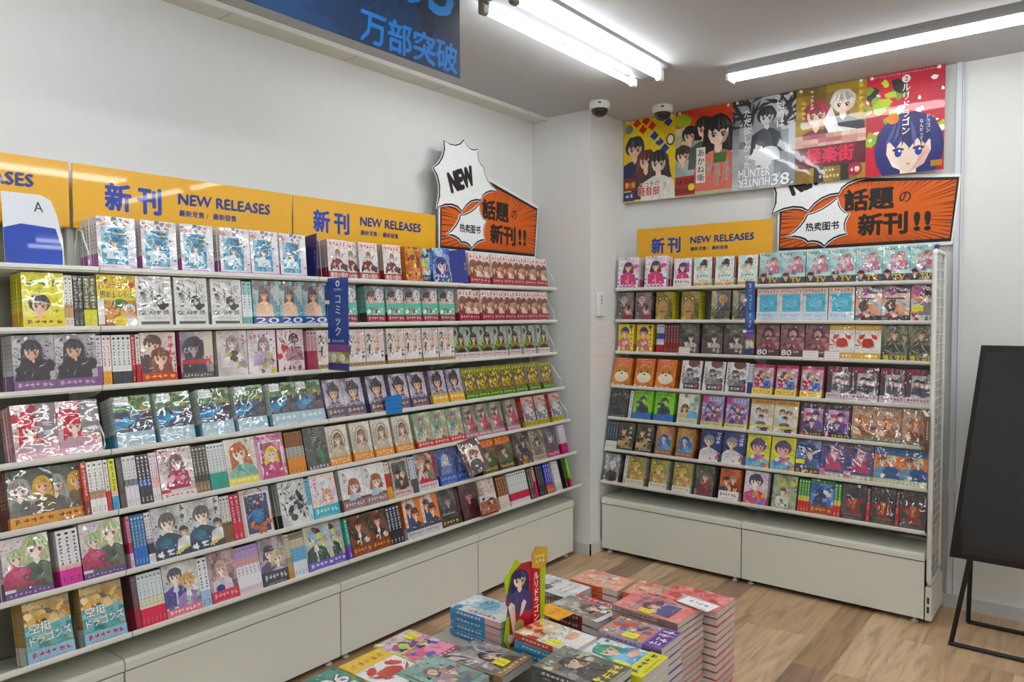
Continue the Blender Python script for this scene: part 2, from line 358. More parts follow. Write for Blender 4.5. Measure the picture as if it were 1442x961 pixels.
for x, y, n in ((-1.825, .35, 'nearer row above the left aisle'), (-1.825, -1.5, 'far row behind the left aisle'), (.45, 2.0, 'row above the right aisle'), (.45, .1, 'nearer row above the right aisle'), (.45, -1.8, 'back row above the right aisle'), (2.0, 1.2, 'row by the right wall'), (2.0, -1.2, 'back row by the right wall'), (-.70, .2, 'middle row above the table'), (-.70, -1.6, 'middle row behind the table'), (1.25, 1.9, 'inner row above the right aisle'), (1.25, -.4, 'nearer inner row above the right aisle')):
    twin_lamp((x, y, ZC), 'unseen twin tube ceiling lamp, '+n)  # out of view; the inner, middle and rearmost wall rows are added for brightness
bar_lamp((-.1, 3.69, ZC), 'single bar ceiling lamp to the right of the posters'); bar_lamp((1.3, 3.69, ZC), 'unseen single bar ceiling lamp added at the far right end of its row')  # the last bar is unseen, added for glare on the left rack
# ------------------------------------------------------------------ dome cameras
def dome(loc, label):
    e = tag(empty('dome_camera', loc), label, 'camera', 'white dome cameras on the ceiling')
    mb = MB(); mb.lathe([(.06, 0), (.0615, -.006), (.0615, -.03), (.056, -.042), (.05, -.044)], seg=28); part('housing', mb, M['white'], e, True)
    mb = MB(); mb.lathe([(.05, -.043)]+[(.05*math.cos(a), -.044-.045*math.sin(a)) for a in (.25, .5, .75, 1.0, 1.25, 1.45)], seg=28); part('dome', mb, M['dome'], e, True)
    a = math.atan2(-loc[1], -loc[0]); mb = MB(); mb.box(-.009, .0605, -.022, .009, .0625, -.014); o = part('slot', mb, M['dark'], e); o.rotation_euler = (0, 0, a-math.pi/2)
    return e
dome((-2.325, 3.775, ZC), 'white dome security camera in front of the column edge'); dome((-2.075, 4.08, ZC), 'white dome security camera overlapping the leftmost yellow poster')
# ------------------------------------------------------------------ racks
ROWZ = [1.655, 1.455, 1.254, 1.042, .845, .650, .453]
LX = [-2.651, -2.651, -2.651, -2.595, -2.550, -2.505, -2.470]
RYY = [4.138, 4.138, 4.138, 4.084, 4.048, 4.007, 3.965]
LEAN = [R(5), R(5), R(5), R(16), R(15), R(15.5), R(16)]
BAYL = [.212, 1.112, 2.012, 2.912, 3.812]
BAYR = [-2.431, -1.531, -.631]
LIP = .016
def frame_of(side):
    """local rack axes: x along the rack (left to right as seen), y into the wall, z up"""
    if side == 'L': return Matrix(((0, -1, 0), (1, 0, 0), (0, 0, 1))).to_4x4()     # x -> +Y, y -> -X
    return Matrix.Identity(4)
def rack_bay(side, s0, s1, front, wall_d, label, first=False, last=False):
    """front: depth coordinate of each row's front edge, measured towards the wall; wall_d: the wall"""
    e = tag(empty('magazine_rack'), label, 'rack', 'cream steel magazine racks'); e.matrix_world = frame_of(side)
    g = .0015; bp = wall_d-.012
    boxpart('back_panel', (s0+g, bp-.010, .34, s1-g, bp, 1.80), M['back'], e)
    for x in (s0+g, s1-g-.022):
        boxpart('upright', (x, bp-.032, .0, x+.022, bp-.010, 1.80), M['steel'], e)
    for i in range(7):
        a = LEAN[i]; d = min(.25, (bp-.034-front[i])/math.cos(a)); z = ROWZ[i]-.004
        mb = MB()      # sloping board
        c, s_ = math.cos(a), math.sin(a)
        q = [(0, 0), (d, 0), (d, -.010), (0, -.010)]
        mb.loft([[(x, front[i]+.004+u*c+v*s_, z-u*s_+v*c) for u, v in q] for x in (s0+g, s1-g)])
        sh = part('shelf', mb, M['steel'], e)
        mb = MB(); mb.box(s0+g, front[i]-.002, ROWZ[i]-.009, s1-g, front[i]+.003, ROWZ[i]+.005, bev=.001); part('front_rail', mb, M['rail'], sh)
        for x in (s0+g+.001, s1-g-.003):     # side bracket plates
            mb = MB(); y0, y1 = front[i]+.012, bp-.012
            mb.loft([[(xx, y0, z-.012), (xx, y1, z-.012-(d+.02)*s_), (xx, y1, z-.05-(d)*s_), (xx, y0+.05, z-.03)] for xx in (x, x+.002)]); part('bracket', mb, M['steel'], e)
    bf = front[6]+(.06 if side == 'L' else -.015)
    bf = 2.53 if side == 'L' else 3.98
    boxpart('base_panel', (s0+.003, bf, .026, s1-.003, bf+.016, .3025), M['steel'], e, bev=.0015)
    mb = MB(); mb.loft([[(x, bf-.004, .309), (x, bf-.004, .334), (x, bf+.006, .345), (x, bp-.034, .347), (x, bp-.034, .309)] for x in (s0+.002, s1-.002)]); part('base_top', mb, M['steel'], e)
    boxpart('kick_recess', (s0+.003, bf+.05, .02, s1-.003, bf+.06, .304), M['dark'], e)  # coloured dark to carry the shade seen through the base gap
    boxpart('shade_strip', (s0+.004, bf+.006, .303, s1-.004, bf+.014, .3095), M['dark'], e)  # dark strip painted in as the shade line below the base top
    for x in (s0+.045, s1-.045):
        mb = MB(); mb.lathe([(.016, 0), (.016, .006), (.007, .008), (.007, .03)], (x, bf+.03, 0), 12); part('foot', mb, M['steel'], e)
    return e
bl = ['cream steel magazine rack bay at the far left edge', 'cream steel magazine rack bay under the larger yellow sign, left wall', 'cream steel magazine rack bay under the smaller left yellow sign', 'cream steel magazine rack bay under the left orange sign']
LF = [-x for x in LX]
for k in range(4): rack_bay('L', BAYL[k], BAYL[k+1], LF, -XL, bl[k])
rack_bay('R', BAYR[0], BAYR[1], RYY, YR, 'cream steel magazine rack bay under the yellow sign, far wall')
er = rack_bay('R', BAYR[1], BAYR[2], RYY, YR, 'cream steel magazine rack bay with wire side, under the right orange sign')
# wire side panel and base side of the last bay on the right
x = BAYR[2]+.018; mb = MB()
def arc(cy, cz, r, a0, a1, n=5): return [(x, cy+r*math.cos(R(a0+(a1-a0)*k/n)), cz+r*math.sin(R(a0+(a1-a0)*k/n))) for k in range(n+1)]
y0, y1, z0, z1 = 3.975, 4.235, .20, 1.79
loop = arc(y0+.03, z1-.03, .03, 180, 90)+arc(y1-.03, z1-.03, .03, 90, 0)+arc(y1-.03, z0+.03, .03, 0, -90)+arc(y0+.03, z0+.03, .03, -90, -180)
wf = MB(); wf.tube(loop, .011, 8, True); wp = part('wire_side_frame', wf, M['rail'], er, True)
nz = 36
for k in range(1, nz):
    z = z0+(z1-z0)*k/nz; mb = MB(); mb.tube([(x+.003, y0, z), (x+.003, y1, z)], .0022, 5); part('wire', mb, M['rail'], wp)
for k in range(1, 5):
    y = y0+(y1-y0)*k/5; mb = MB(); mb.tube([(x-.001, y, z0), (x-.001, y, z1)], .0022, 5); part('wire', mb, M['rail'], wp)
boxpart('side_panel', (BAYR[2]+.002, 3.985, .022, BAYR[2]+.03, YR-.014, .185), M['steel'], er, bev=.002)
for z in (.06, .105): boxpart('slot', (BAYR[2]+.010, 3.9835, z, BAYR[2]+.020, 3.986, z+.03), M['dark'], er)
for zz in (.3, 1.0, 1.7): boxpart('side_clip', (BAYR[2]-.002, 4.22, zz, x, 4.24, zz+.02), M['steel'], er)
# wire book ends
def bookend(side, s, row, front, label):
    e = tag(empty('wire_bookend'), label, 'bookend', 'white wire book ends on the racks'); e.matrix_world = frame_of(side)
    z = ROWZ[row]+.001; f = front[row]; a = LEAN[row]; h = .125; t = math.tan(a)
    pts = [(s, f+.020, z+.002), (s, f+.012, z+.02), (s, f+.014+.02*t, z+.05), (s, f+.045+.07*t, z+h*.78), (s, f+.055+.1*t, z+h), (s, f+.09+.1*t, z+h+.01), (s, f+.12, z+h*.7), (s, f+.125, z+.012-.1*t)]
    mb = MB(); mb.tube(pts, .0028, 6); part('wire_loop', mb, M['rail'], e, True)
    mb = MB(); mb.tube([(s-.004, f+.03, z+.001-.01*t), (s-.004, f+.11, z-.1*t+.004)], .0025, 6); part('foot_wire', mb, M['rail'], e, True)
ORD = ['top', 'second', 'third', 'fourth', 'fifth', 'sixth', 'bottom']
for i in range(5): bookend('L', 3.795, i, LF, 'white wire book end at the column end of the %s row' % ORD[i])
bookend('L', 1.085, 0, LF, 'white wire book end left of the white and sky-blue comics, top row'); bookend('L', 1.098, 3, LF, 'white wire book end left of the blue and green comics, fourth row')
bookend('L', 2.862, 0, LF, 'white wire book end by the dark blue divider, top row'); bookend('L', 2.000, 4, LF, 'white wire book end beside the black and green comic, fifth row')
# ------------------------------------------------------------------ comics: designs
# size: t = 112 x 176 mm comic, b = 128 x 182 mm comic, a = 148 x 210 mm book
SIZE = dict(t=(.112, .176, .016), b=(.128, .182, .018), a=(.148, .183, .012), m=(.148, .198, .014))
D = {}
def dz(key, desc, size, spine, band, ops): D[key] = dict(desc=desc, size=SIZE[size], spine=spine, band=band, ops=ops)
# band = (height as a share, colour, mark colour, text or number of marks) or None ; ops run in order on Art
def OPS(a, ops):
    for o in ops: getattr(a, o[0])(*o[1:-1], **o[-1]) if isinstance(o[-1], dict) else getattr(a, o[0])(*o[1:])
SK = 'f3cfb8'; SK2 = 'e9bda2'; SK3 = 'f8e2d4'; SK4 = 'c89a80'
K = 'kana'; P = 'person'; N = 'noise'; B = 'blobs'; RC = 'rect'; E_ = 'ell'; T = 'text'; ST = 'strokes'
# ---- left rack
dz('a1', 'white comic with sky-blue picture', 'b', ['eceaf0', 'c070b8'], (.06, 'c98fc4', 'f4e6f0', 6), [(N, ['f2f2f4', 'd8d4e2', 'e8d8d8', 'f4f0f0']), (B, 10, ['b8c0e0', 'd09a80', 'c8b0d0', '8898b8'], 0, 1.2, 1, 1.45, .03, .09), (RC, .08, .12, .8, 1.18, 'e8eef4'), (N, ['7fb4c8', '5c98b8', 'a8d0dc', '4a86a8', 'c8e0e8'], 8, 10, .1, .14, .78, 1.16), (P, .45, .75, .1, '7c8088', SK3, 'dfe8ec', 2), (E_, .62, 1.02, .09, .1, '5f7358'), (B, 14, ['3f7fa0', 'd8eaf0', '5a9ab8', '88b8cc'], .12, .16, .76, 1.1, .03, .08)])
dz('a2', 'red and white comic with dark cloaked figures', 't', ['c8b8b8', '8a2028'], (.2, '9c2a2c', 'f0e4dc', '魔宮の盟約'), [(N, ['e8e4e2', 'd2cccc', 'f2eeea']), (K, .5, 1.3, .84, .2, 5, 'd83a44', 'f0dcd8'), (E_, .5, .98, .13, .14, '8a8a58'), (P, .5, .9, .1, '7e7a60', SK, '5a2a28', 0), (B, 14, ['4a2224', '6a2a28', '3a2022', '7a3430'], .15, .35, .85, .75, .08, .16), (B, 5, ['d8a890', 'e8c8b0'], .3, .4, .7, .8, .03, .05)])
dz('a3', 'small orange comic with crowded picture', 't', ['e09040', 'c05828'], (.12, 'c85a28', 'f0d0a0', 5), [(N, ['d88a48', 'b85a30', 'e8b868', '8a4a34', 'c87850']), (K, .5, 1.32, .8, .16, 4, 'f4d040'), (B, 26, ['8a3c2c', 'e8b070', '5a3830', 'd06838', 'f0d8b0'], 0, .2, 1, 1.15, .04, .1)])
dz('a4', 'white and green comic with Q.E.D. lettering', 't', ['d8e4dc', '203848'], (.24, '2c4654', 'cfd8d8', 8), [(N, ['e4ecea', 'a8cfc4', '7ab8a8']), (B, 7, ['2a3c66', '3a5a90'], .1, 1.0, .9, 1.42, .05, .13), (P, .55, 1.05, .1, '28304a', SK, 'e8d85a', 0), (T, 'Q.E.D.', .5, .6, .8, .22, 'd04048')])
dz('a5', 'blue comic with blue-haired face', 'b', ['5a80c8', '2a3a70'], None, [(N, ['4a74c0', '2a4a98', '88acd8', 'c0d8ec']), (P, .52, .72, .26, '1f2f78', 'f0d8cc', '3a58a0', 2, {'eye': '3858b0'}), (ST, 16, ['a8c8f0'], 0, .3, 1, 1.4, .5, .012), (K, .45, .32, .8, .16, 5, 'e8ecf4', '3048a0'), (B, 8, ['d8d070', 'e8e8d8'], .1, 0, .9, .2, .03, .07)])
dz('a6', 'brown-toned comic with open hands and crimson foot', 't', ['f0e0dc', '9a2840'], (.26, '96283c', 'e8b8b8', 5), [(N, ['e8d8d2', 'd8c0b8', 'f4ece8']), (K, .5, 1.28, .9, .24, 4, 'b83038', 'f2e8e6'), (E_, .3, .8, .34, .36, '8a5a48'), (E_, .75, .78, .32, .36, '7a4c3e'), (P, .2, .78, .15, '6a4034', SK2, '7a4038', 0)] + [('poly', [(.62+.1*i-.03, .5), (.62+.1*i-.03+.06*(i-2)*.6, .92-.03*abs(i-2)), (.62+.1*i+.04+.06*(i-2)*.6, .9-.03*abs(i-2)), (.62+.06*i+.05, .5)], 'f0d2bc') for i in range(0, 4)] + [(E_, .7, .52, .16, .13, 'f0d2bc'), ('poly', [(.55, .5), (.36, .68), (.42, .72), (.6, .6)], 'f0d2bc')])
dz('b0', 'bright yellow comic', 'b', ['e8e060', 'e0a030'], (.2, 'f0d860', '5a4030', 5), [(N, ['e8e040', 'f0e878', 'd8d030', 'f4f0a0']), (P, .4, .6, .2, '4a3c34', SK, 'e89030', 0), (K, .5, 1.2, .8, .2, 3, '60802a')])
dz('b1', 'yellow cookery comic with red lettering', 'a', ['e8d030', '303030'], None, [(RC, 0, .75, 1, 1.45, 'ecd83c'), (N, ['c88a4a', 'd8a868', '8a5a38', 'e8c088'], 9, 8, 0, 0, 1, .75), (RC, 0, .1, .16, .8, 'e4e4e0'), (T, 'ハンチョウ', .42, 1.18, .8, .24, 'c83428', 'fff4c0', {'rot': .06, 'bold': .03}), (E_, .9, 1.18, .08, .08, 'd03a30'), (T, '男めしレシピ', .52, .92, .92, .2, '241c1a', 'fff0a0', {'bold': .02}), (E_, .58, .66, .22, .13, '4f7a34'), (P, .82, .48, .12, 'e8e8e4', SK2, 'e8e4dc', 0), (B, 12, ['5a8a3c', 'c0502c', 'e8d0a0', 'e07a40'], .1, .1, .9, .6, .04, .09), (E_, .55, .17, .18, .15, 'f4d838'), (K, .55, .18, .2, .1, 3, 'c83428')])
dz('b2', 'white exhibition book with black ink drawing', 'b', ['d8d6d2', 'a8a6a2'], None, [(N, ['e8e6e2', 'dcdad6', 'f2f0ee']), ('strokes', 26, ['4a4846'], .1, .65, .9, 1.25, .35, .012), (E_, .7, .72, .2, .2, '2a2a2c', 0, 14, .25), (B, 12, ['3a3a3c', '8a8886', 'c8c4c0'], .15, .6, .85, .95, .03, .08), (T, 'CLAMP展', .48, .42, .86, .15, '2c2c2e', {'bold': .004}), (RC, .1, .08, .9, .16, '4a4a4c'), (K, .5, .26, .7, .05, 14, '6a6a6a')])
dz('b3', 'teal comic with long-haired girl', 'b', ['8ac0c0', 'e8eef0'], (.2, '3a5aa0', 'f0f4f8', '20'), [(N, ['7ab0b8', '9fcfd0', '5a94a8', 'b8d8d4', 'c0aa98']), (P, .42, .98, .15, '6a4a3c', SK2, 'eec8b0', 3.0), (B, 7, ['8a7a70', '6a5a58', 'a89890'], 0, 1.15, 1, 1.45, .08, .16)])
dz('b4', 'mint and dark red comic with white-haired pair', 't', ['9ad0c0', '3a4048'], (.23, '8e3038', 'f0c8c4', 6), [(N, ['6a6e72', '4a4c52', '8a8c8e'], 8, 6, 0, .9, 1, 1.45), (N, ['a8c8c4', 'd8d4cc', 'b8b0ac'], 8, 8, 0, 0, 1, .9), (P, .3, .98, .2, '2c2a2e', SK, '6cc0a8', 0), (P, .74, 1.06, .19, 'c4c6d2', SK3, '7fcab4', 0), ('poly', [(0, .5), (1, .62), (1, .82), (0, .76)], '68bfa6'), (B, 9, ['e4dcd8', '5a5254', 'b07a78', 'e8f0ee'], 0, .3, .9, .56, .05, .1), (RC, .15, .02, .6, .08, 'e8c040')])
dz('c0', 'dark comic with black-coated girl and purple lettering', 'b', ['e4e0e6', '8a5a98'], (.2, '7a5a80', 'd8b0d8', 6), [(N, ['bcb8be', 'd0ccd0', '8a868c']), (P, .45, 1.02, .2, '2a2428', SK2, '1e1a20', 2), (B, 8, ['2c2430', '4a3a50', '181418'], .2, .35, .9, .7, .1, .2)])
dz('c1', 'brown romance comic with a couple and red foot', 'b', ['f0d8d4', 'd84858'], (.2, 'cc4a40', 'f4d858', 5), [(N, ['e8dcd6', 'd8c4bc', 'f0e8e4']), (P, .34, 1.08, .2, '5a4238', SK, '50403c', 0, {'tilt': -.2}), (P, .55, .7, .21, '7a4838', SK, '8a5048', 2.4), (K, .84, .95, .2, .8, 4, 'd84058', {'vert': True}), (K, .95, .6, .08, .6, 5, '3a3234', {'vert': True})])
dz('c2', 'grey comic with hooded figure and red lettering', 'b', ['e07898', 'c83858'], (.16, '5a4a50', 'e8dcd8', 9), [(N, ['8a8690', '6a6672', 'a09ca6', 'd0c8c4']), (E_, .42, .95, .36, .36, '3a3640'), (P, .4, .95, .17, '2c2832', 'b8a0ac', '302c36', 2), (RC, .72, .5, 1, 1.45, 'd8cdc0'), (RC, .05, .48, .92, .62, 'b8323c'), (T, 'X', .86, .58, .2, .24, 'd83038', 'f0e0d8', {'bold': .03}), (RC, .72, 0, 1, .22, 'c83840')])
dz('c3', 'pale comic with grey and yellow figures', 'b', ['dcd8d4', 'b8b0a8'], None, [(N, ['d4ccc8', 'e4e0dc', 'bcb4b4', 'c8c0ba']), (P, .5, 1.05, .16, '9a8a8c', SK3, 'd8d0cc', 2), (B, 12, ['d8c060', 'c8b048', '4a4848', 'e8e4de', 'a09aa0'], .2, .2, .95, .75, .05, .13), (K, .85, 1.1, .16, .5, 4, 'a05a68', {'vert': True})])
dz('c4', 'white comic with pale lilac picture', 'b', ['e0dcda', 'c8c0c0'], None, [(N, ['e8e4e2', 'd8d0d4', 'f0ecea', 'ccc0c8']), (K, .35, 1.25, .6, .18, 4, 'c0505c'), (P, .55, 1.0, .15, '8a7c80', SK3, 'c8b8cc', 1.5), (B, 10, ['d8c868', 'b4a0b8', 'e8e0e4', '6a6468'], .2, .1, 1, .7, .06, .15)])
dz('c5', 'pink and white comic with dark strokes', 'b', ['d890a0', 'b05068'], None, [(N, ['f0dfe0', 'e6c8cc', 'f6eeee']), (B, 5, ['d8505c', 'e06a70'], 0, .5, .4, .9, .06, .12), (P, .62, 1.1, .15, '5a4a50', SK3, 'c89aa4', 0), (ST, 14, ['3a2c30'], .2, .2, 1, 1.1, .5, .02), (K, .5, .16, .8, .2, 4, '2c2428')])
dz('c6', 'white comic with bold black vertical lettering', 't', ['f0ecea', '2a2a2c'], (.14, 'b0946a', '3c2c24', 4), [(N, ['ece6e2', 'dcd2ce', 'f4f0ee', 'd4c0b8']), (P, .58, .98, .19, 'd8c8bc', SK, 'e8e4e2', 2), (T, '火', .2, 1.12, .32, .36, '1c1a1c', {'bold': .03}), (K, .17, .68, .28, .4, 1, '242022', {'vert': True}), (K, .88, .5, .2, .4, 2, '1e1c1e', {'vert': True}), (B, 7, ['b88a80', 'f0ece8', 'a8a0a0'], .3, .3, .8, .7, .05, .1)])
dz('c7', 'grey-green comic with black-haired girl in mustard', 't', ['e8ece6', '88a860'], (.22, 'dad6d2', 'd05a88', 6), [(N, ['a8b0a4', 'c4c8c0', '8a9488', 'b0b8b0']), (B, 5, ['3a4038', '2c302c'], 0, 1.2, .7, 1.45, .08, .14), (P, .52, .92, .18, '241f20', SK, 'a8823c', 2.1), (B, 6, ['6a9a3c', '8ab850', '4a7a30'], 0, .3, .25, .75, .06, .12), ('poly', [(.1, .3), (.95, .3), (.85, .46), (.5, .52), (.2, .44)], '2a2622')])
dz('d0', 'pink and red comic with grey lettering panel', 'b', ['e8b0b8', 'b88898'], (.16, 'e8b8c4', 'f4e8ec', 4), [(N, ['e8d8d8', 'dcbcbc', 'c8a0a4']), (B, 9, ['c8404c', 'd86068', 'a83444'], 0, .9, .55, 1.4, .08, .18), (P, .38, .78, .19, 'c4404c', SK3, 'c8a8b0', 2), (RC, .55, .55, 1, 1.45, '8a8084'), (K, .78, 1.0, .3, .8, 4, 'd8d0d0', {'vert': True})])
dz('d1', 'blue and green comic with dark dragon-like shapes', 'b', ['e8f0f2', '48a8d0'], (.3, 'aec4d0', 'e8f0f2', 4), [(N, ['5a7a4c', '7a9a68', '40603c', '8aa878'], 8, 5, 0, 1.0, 1, 1.45), (N, ['4a5a70', '343a48', '6a7c8c', '2c303c'], 8, 7, 0, .3, 1, 1.0), (RC, .05, 1.18, .42, 1.42, 'f0f0ee'), (T, '転生スライム', .24, 1.3, .34, .16, '2a2a2e', {'bold': .01}), (B, 8, ['5ab0e0', '3a8cc8', '88c8e8'], .0, .55, .5, .95, .08, .16), (B, 7, ['2c2a34', '4a4450', '221f28'], .3, .5, .95, .95, .1, .18), (B, 5, ['d89a58', '8a6a48', 'e8c090'], .1, .45, .9, 1.1, .04, .07), (B, 6, ['e8f2f4', 'b8d8e0', '8ab878'], .1, .02, .95, .4, .05, .12)])
dz('d2', 'purple-grey comic with spiky-haired face', 't', ['6a6080', '38344c'], (.28, '4c4870', 'e8b848', 4), [(N, ['b8b0bc', '8a8294', 'd4ccd4', '6a6478']), (E_, .5, 1.05, .34, .34, '1e1a1e', 0, 14, .22), (P, .5, .94, .22, '1e1a1e', SK2, '54506e', 0), (T, 'ブルーロック', .5, .5, .92, .17, 'f4f2f6', '2a2440', {'bold': .02}), (RC, .08, .03, .6, .12, 'd8a030')])
dz('d3', 'purple-grey comic with spiky-haired face and yellow band', 't', ['6a6080', '38344c'], (.3, 'e4ae3c', 'f6f0dc', 5), D['d2']['ops'][:-1])
dz('d4', 'yellow-green comic with dark crowded picture', 't', ['c8c8b8', '3a6a30'], (.2, '3f7a2e', 'cfe070', 5), [(N, ['5a5238', '8a7a3c', '3a3a2c', 'a8983c', '6a5a38']), (K, .5, 1.28, .92, .24, 5, 'd4d83c', '5a6a34'), (B, 24, ['e0cc4c', '3c3426', '8a6a38', 'c8a848', '4a5a30', 'd8c8a0'], 0, .25, 1, 1.1, .04, .1)])
dz('e0', 'dark green comic with blond figure and orange band', 'b', ['8a4030', '6a3028'], (.22, 'dc962c', '5a2c18', 5), [(N, ['3a4034', '2a2e28', '565a4c']), (P, .75, 1.0, .16, 'c8a048', SK2, '6a5a38', 2), (P, .25, .95, .19, '9a988e', SK3, '6a6862', 3)])
dz('e1', 'pale pink comic with girl in magenta dress', 'b', ['e8d0d4', 'd0a8b0'], (.14, 'e8dadc', 'c85068', 6), [(N, ['d8ccc8', 'c0b4b0', 'e8dede', 'ecd8da']), (P, .52, 1.02, .16, '8a7468', SK3, 'b03058', 2.6), (B, 8, ['c04468', 'd87890', 'a83050', 'e8c0c8'], .25, .35, .8, .72, .05, .11), (RC, 0, .02, .26, .3, 'c84048'), (K, .45, 1.35, .8, .12, 6, 'c07080'), (ST, 10, ['6a5a58'], 0, .7, .35, 1.3, .3, .012)])
dz('e2', 'white comic with orange-haired girl and yellow foot', 'b', ['e8e0d4', 'c88858'], (.18, 'e4d24c', 'f4f0e0', 5), [(N, ['dccfc4', 'e8ded4', 'c8b8ac', 'f0eae4']), (P, .45, .98, .23, 'c07048', SK3, '8ab8a8', 2.4, {'tilt': .15}), (B, 5, ['8ab4a0', '6a9888', 'b8d0c4'], .4, .3, .9, .65, .08, .14)])
dz('e3', 'pink comic with framed yellow-haired doll face', 'b', ['e8c0d0', '4a3038'], None, [(N, ['d8a0b4', 'c07894', 'e8ccd4', '8a5068']), (RC, .14, .06, .92, 1.22, 'f2eef0'), (N, ['c8708c', '9a4868', 'e0a8bc', '6a3048'], 8, 10, .18, .1, .88, 1.18), (P, .53, .8, .17, 'e0cc58', 'f0dce4', 'c05a80', 2, {'eye': '5a6ab0'}), (B, 10, ['d888a4', '8a3c5c', 'ecc4d0'], .2, .12, .86, .5, .04, .08), (K, .5, 1.34, .9, .14, 5, 'd84060')])
dz('e4', 'black and dark green comic with pale strokes', 'b', ['2c302c', '3a3e38'], None, [(N, ['2a2e2c', '1c201e', '3e443e', '4a4c44']), (ST, 20, ['b0a890'], .1, .6, .9, 1.35, .5, .012), (B, 6, ['14161a', '3a4650', '2f7a50'], .2, .3, .95, .7, .07, .15), (K, .5, .12, .9, .14, 6, 'd8d4cc')])
dz('e5', 'beige comic with long-haired woman and orange band', 't', ['d8d0c4', 'c87830'], (.23, 'dd8a2c', 'f8ecc0', 'TVアニメ'), [(N, ['d4ccbc', 'c0b6a4', 'e2dcd0']), (E_, .52, .9, .34, .42, '8f8474'), (E_, .52, .9, .29, .37, 'cfc5b4'), (P, .52, .95, .16, '6a5548', SK, 'c8b8a0', 2.8), (K, .12, .9, .1, .8, 6, '8a8274', {'vert': True})])
dz('e6', 'green and pink comic with small figures and red band', 't', ['b8c4a8', '8a7a5c'], (.2, 'cc5a58', 'f4e4e0', 5), [(N, ['8aa080', 'a8b898', '6a8468', 'c8c8ac']), (P, .45, 1.1, .13, 'b05a70', SK, '88a8b8', 0), (P, .62, .72, .14, 'b8a068', SK, 'd0c088', 0), (B, 10, ['5a8a70', 'd8b8b0', '7898a8', 'b87880'], .1, .4, .95, 1.3, .05, .1), (B, 4, ['e8e8e8', '4a6aa8'], .1, .3, .9, .42, .05, .1)])
dz('e7', 'grey-green comic with pink figures', 't', ['9a9a8c', '8a5a60'], (.18, 'b88a94', 'e8dce0', 6), [(N, ['8a9080', '6a7066', 'a8a898', '5a5c54']), (K, .3, .9, .4, .9, 4, 'c8b8b4', {'vert': True}), (P, .6, 1.05, .13, '5a4a48', SK, 'c8687c', 2), (B, 10, ['c8707c', 'a84a5c', 'd8a8ac', 'e0c8b8'], .3, .3, .9, .8, .05, .1)])
dz('e8', 'pinkish comic with silver figures and yellow band', 't', ['c05050', '8a6a48'], (.2, 'c8b03c', '4a3c24', 6), [(N, ['c8a098', 'd8b8ac', 'a88880'], 8, 5, 0, 1.0, 1, 1.45), (N, ['8a8c94', 'a8aab2', '6a6c76', 'c8cad0'], 8, 8, 0, .2, 1, 1.0), (P, .4, .85, .14, 'c8ccd6', SK3, '7a7e8a', 1), (P, .68, .7, .13, 'dcdce2', SK3, '9498a4', 1), (B, 6, ['5a5c66', 'e4e6ec'], .1, .3, .9, .7, .05, .09)])
dz('f1', 'pale green, pink and purple comic, large format', 'b', ['e0d4d8', '6a4a70'], (.13, '5e3c74', 'd8c0dc', 9), [(N, ['d8d0d0', 'c4bcc0', 'e8e2e0']), (P, .72, 1.1, .22, 'b4c094', SK3, '4a5a4c', 1.5), (P, .3, .95, .15, 'a8bc8c', SK3, 'b04a68', 0), (B, 8, ['b04a6c', 'c86a84', '8a3454'], 0, .35, .5, .7, .07, .14), (B, 7, ['3a4a3c', '54644c', '2c3830'], .5, .25, 1, .65, .06, .13), (K, .5, .3, .8, .14, 5, '7a2c44')])
dz('f2', 'navy and teal comic with white brush lettering', 'b', ['dcdcda', '2a3a54'], (.0, '', '', 0), [(N, ['c8c8c6', 'd8d6d2', 'a8a8a8']), (P, .42, .98, .2, '5a5652', SK3, '2c4a5c', 0), ('poly', [(.05, .1), (.1, .62), (.4, .74), (.75, .6), (.8, .1)], '234456'), (RC, 0, 0, 1, .32, '1f2c4c'), (B, 7, ['2f6a78', '1c3448', '3a5a80'], .05, .2, .8, .6, .08, .15), (K, .88, 1.2, .18, .4, 2, '3a3834', {'vert': True}), (P, .86, .68, .1, '241f1e', SK, 'e8e8e6', 0), (K, .4, .2, .76, .28, 3, 'f4f4f4'), ('poly', [(.55, .08), (.95, .22), (.97, .3), (.57, .17)], 'e4cc54')])
D['f2']['band'] = None
dz('f3', 'dark navy comic in pale frame with orange foot', 'b', ['b8bcc8', 'd08858'], None, [(N, ['b4b8c4', 'd8c8c0', 'c89878']), (RC, .1, .06, .95, 1.3, 'dfe2ea'), (N, ['28305a', '1c2444', '34406a'], 8, 10, .14, .1, .91, 1.26), (E_, .52, .6, .2, .22, '2c6aa8'), (B, 5, ['5a9ad0', '204878'], .35, .45, .7, .8, .05, .1), (B, 9, ['c87848', 'd89858', 'a85a38'], .15, .1, .9, .4, .06, .12), (ST, 9, ['d8dce8'], .3, .9, .8, 1.2, .2, .014)])
dz('f4', 'white comic with black ink drawing', 'b', ['d0d0ce', '3a3a3a'], None, [(N, ['d0d0d0', 'e2e2e0', 'bcbcbc']), (B, 14, ['3a3a3c', '5a5a5c', '8a8a8c', '242426'], .15, .25, .85, 1.05, .04, .11), (ST, 16, ['2a2a2c'], .1, .2, .9, 1.2, .45, .02), (E_, .74, .92, .08, .22, '1c1c1e', .4), (E_, .45, .28, .13, .11, '4a4a4c')])
dz('f5', 'pastel pink comic with bright teal foot', 'b', ['e0c8d4', '9ac8d0'], (.28, '48b4c4', 'd8f0f2', 6), [(N, ['e8dcdf', 'f2eaec', 'dcc4cc', 'e8d0c4']), (P, .62, .72, .15, 'd0a080', SK3, 'e0b8b4', 1), (K, .2, 1.1, .16, .5, 4, 'c07a90', {'vert': True}), (B, 5, ['d8c0cc', 'c8d8e0'], .1, .5, .9, 1.3, .08, .15)])
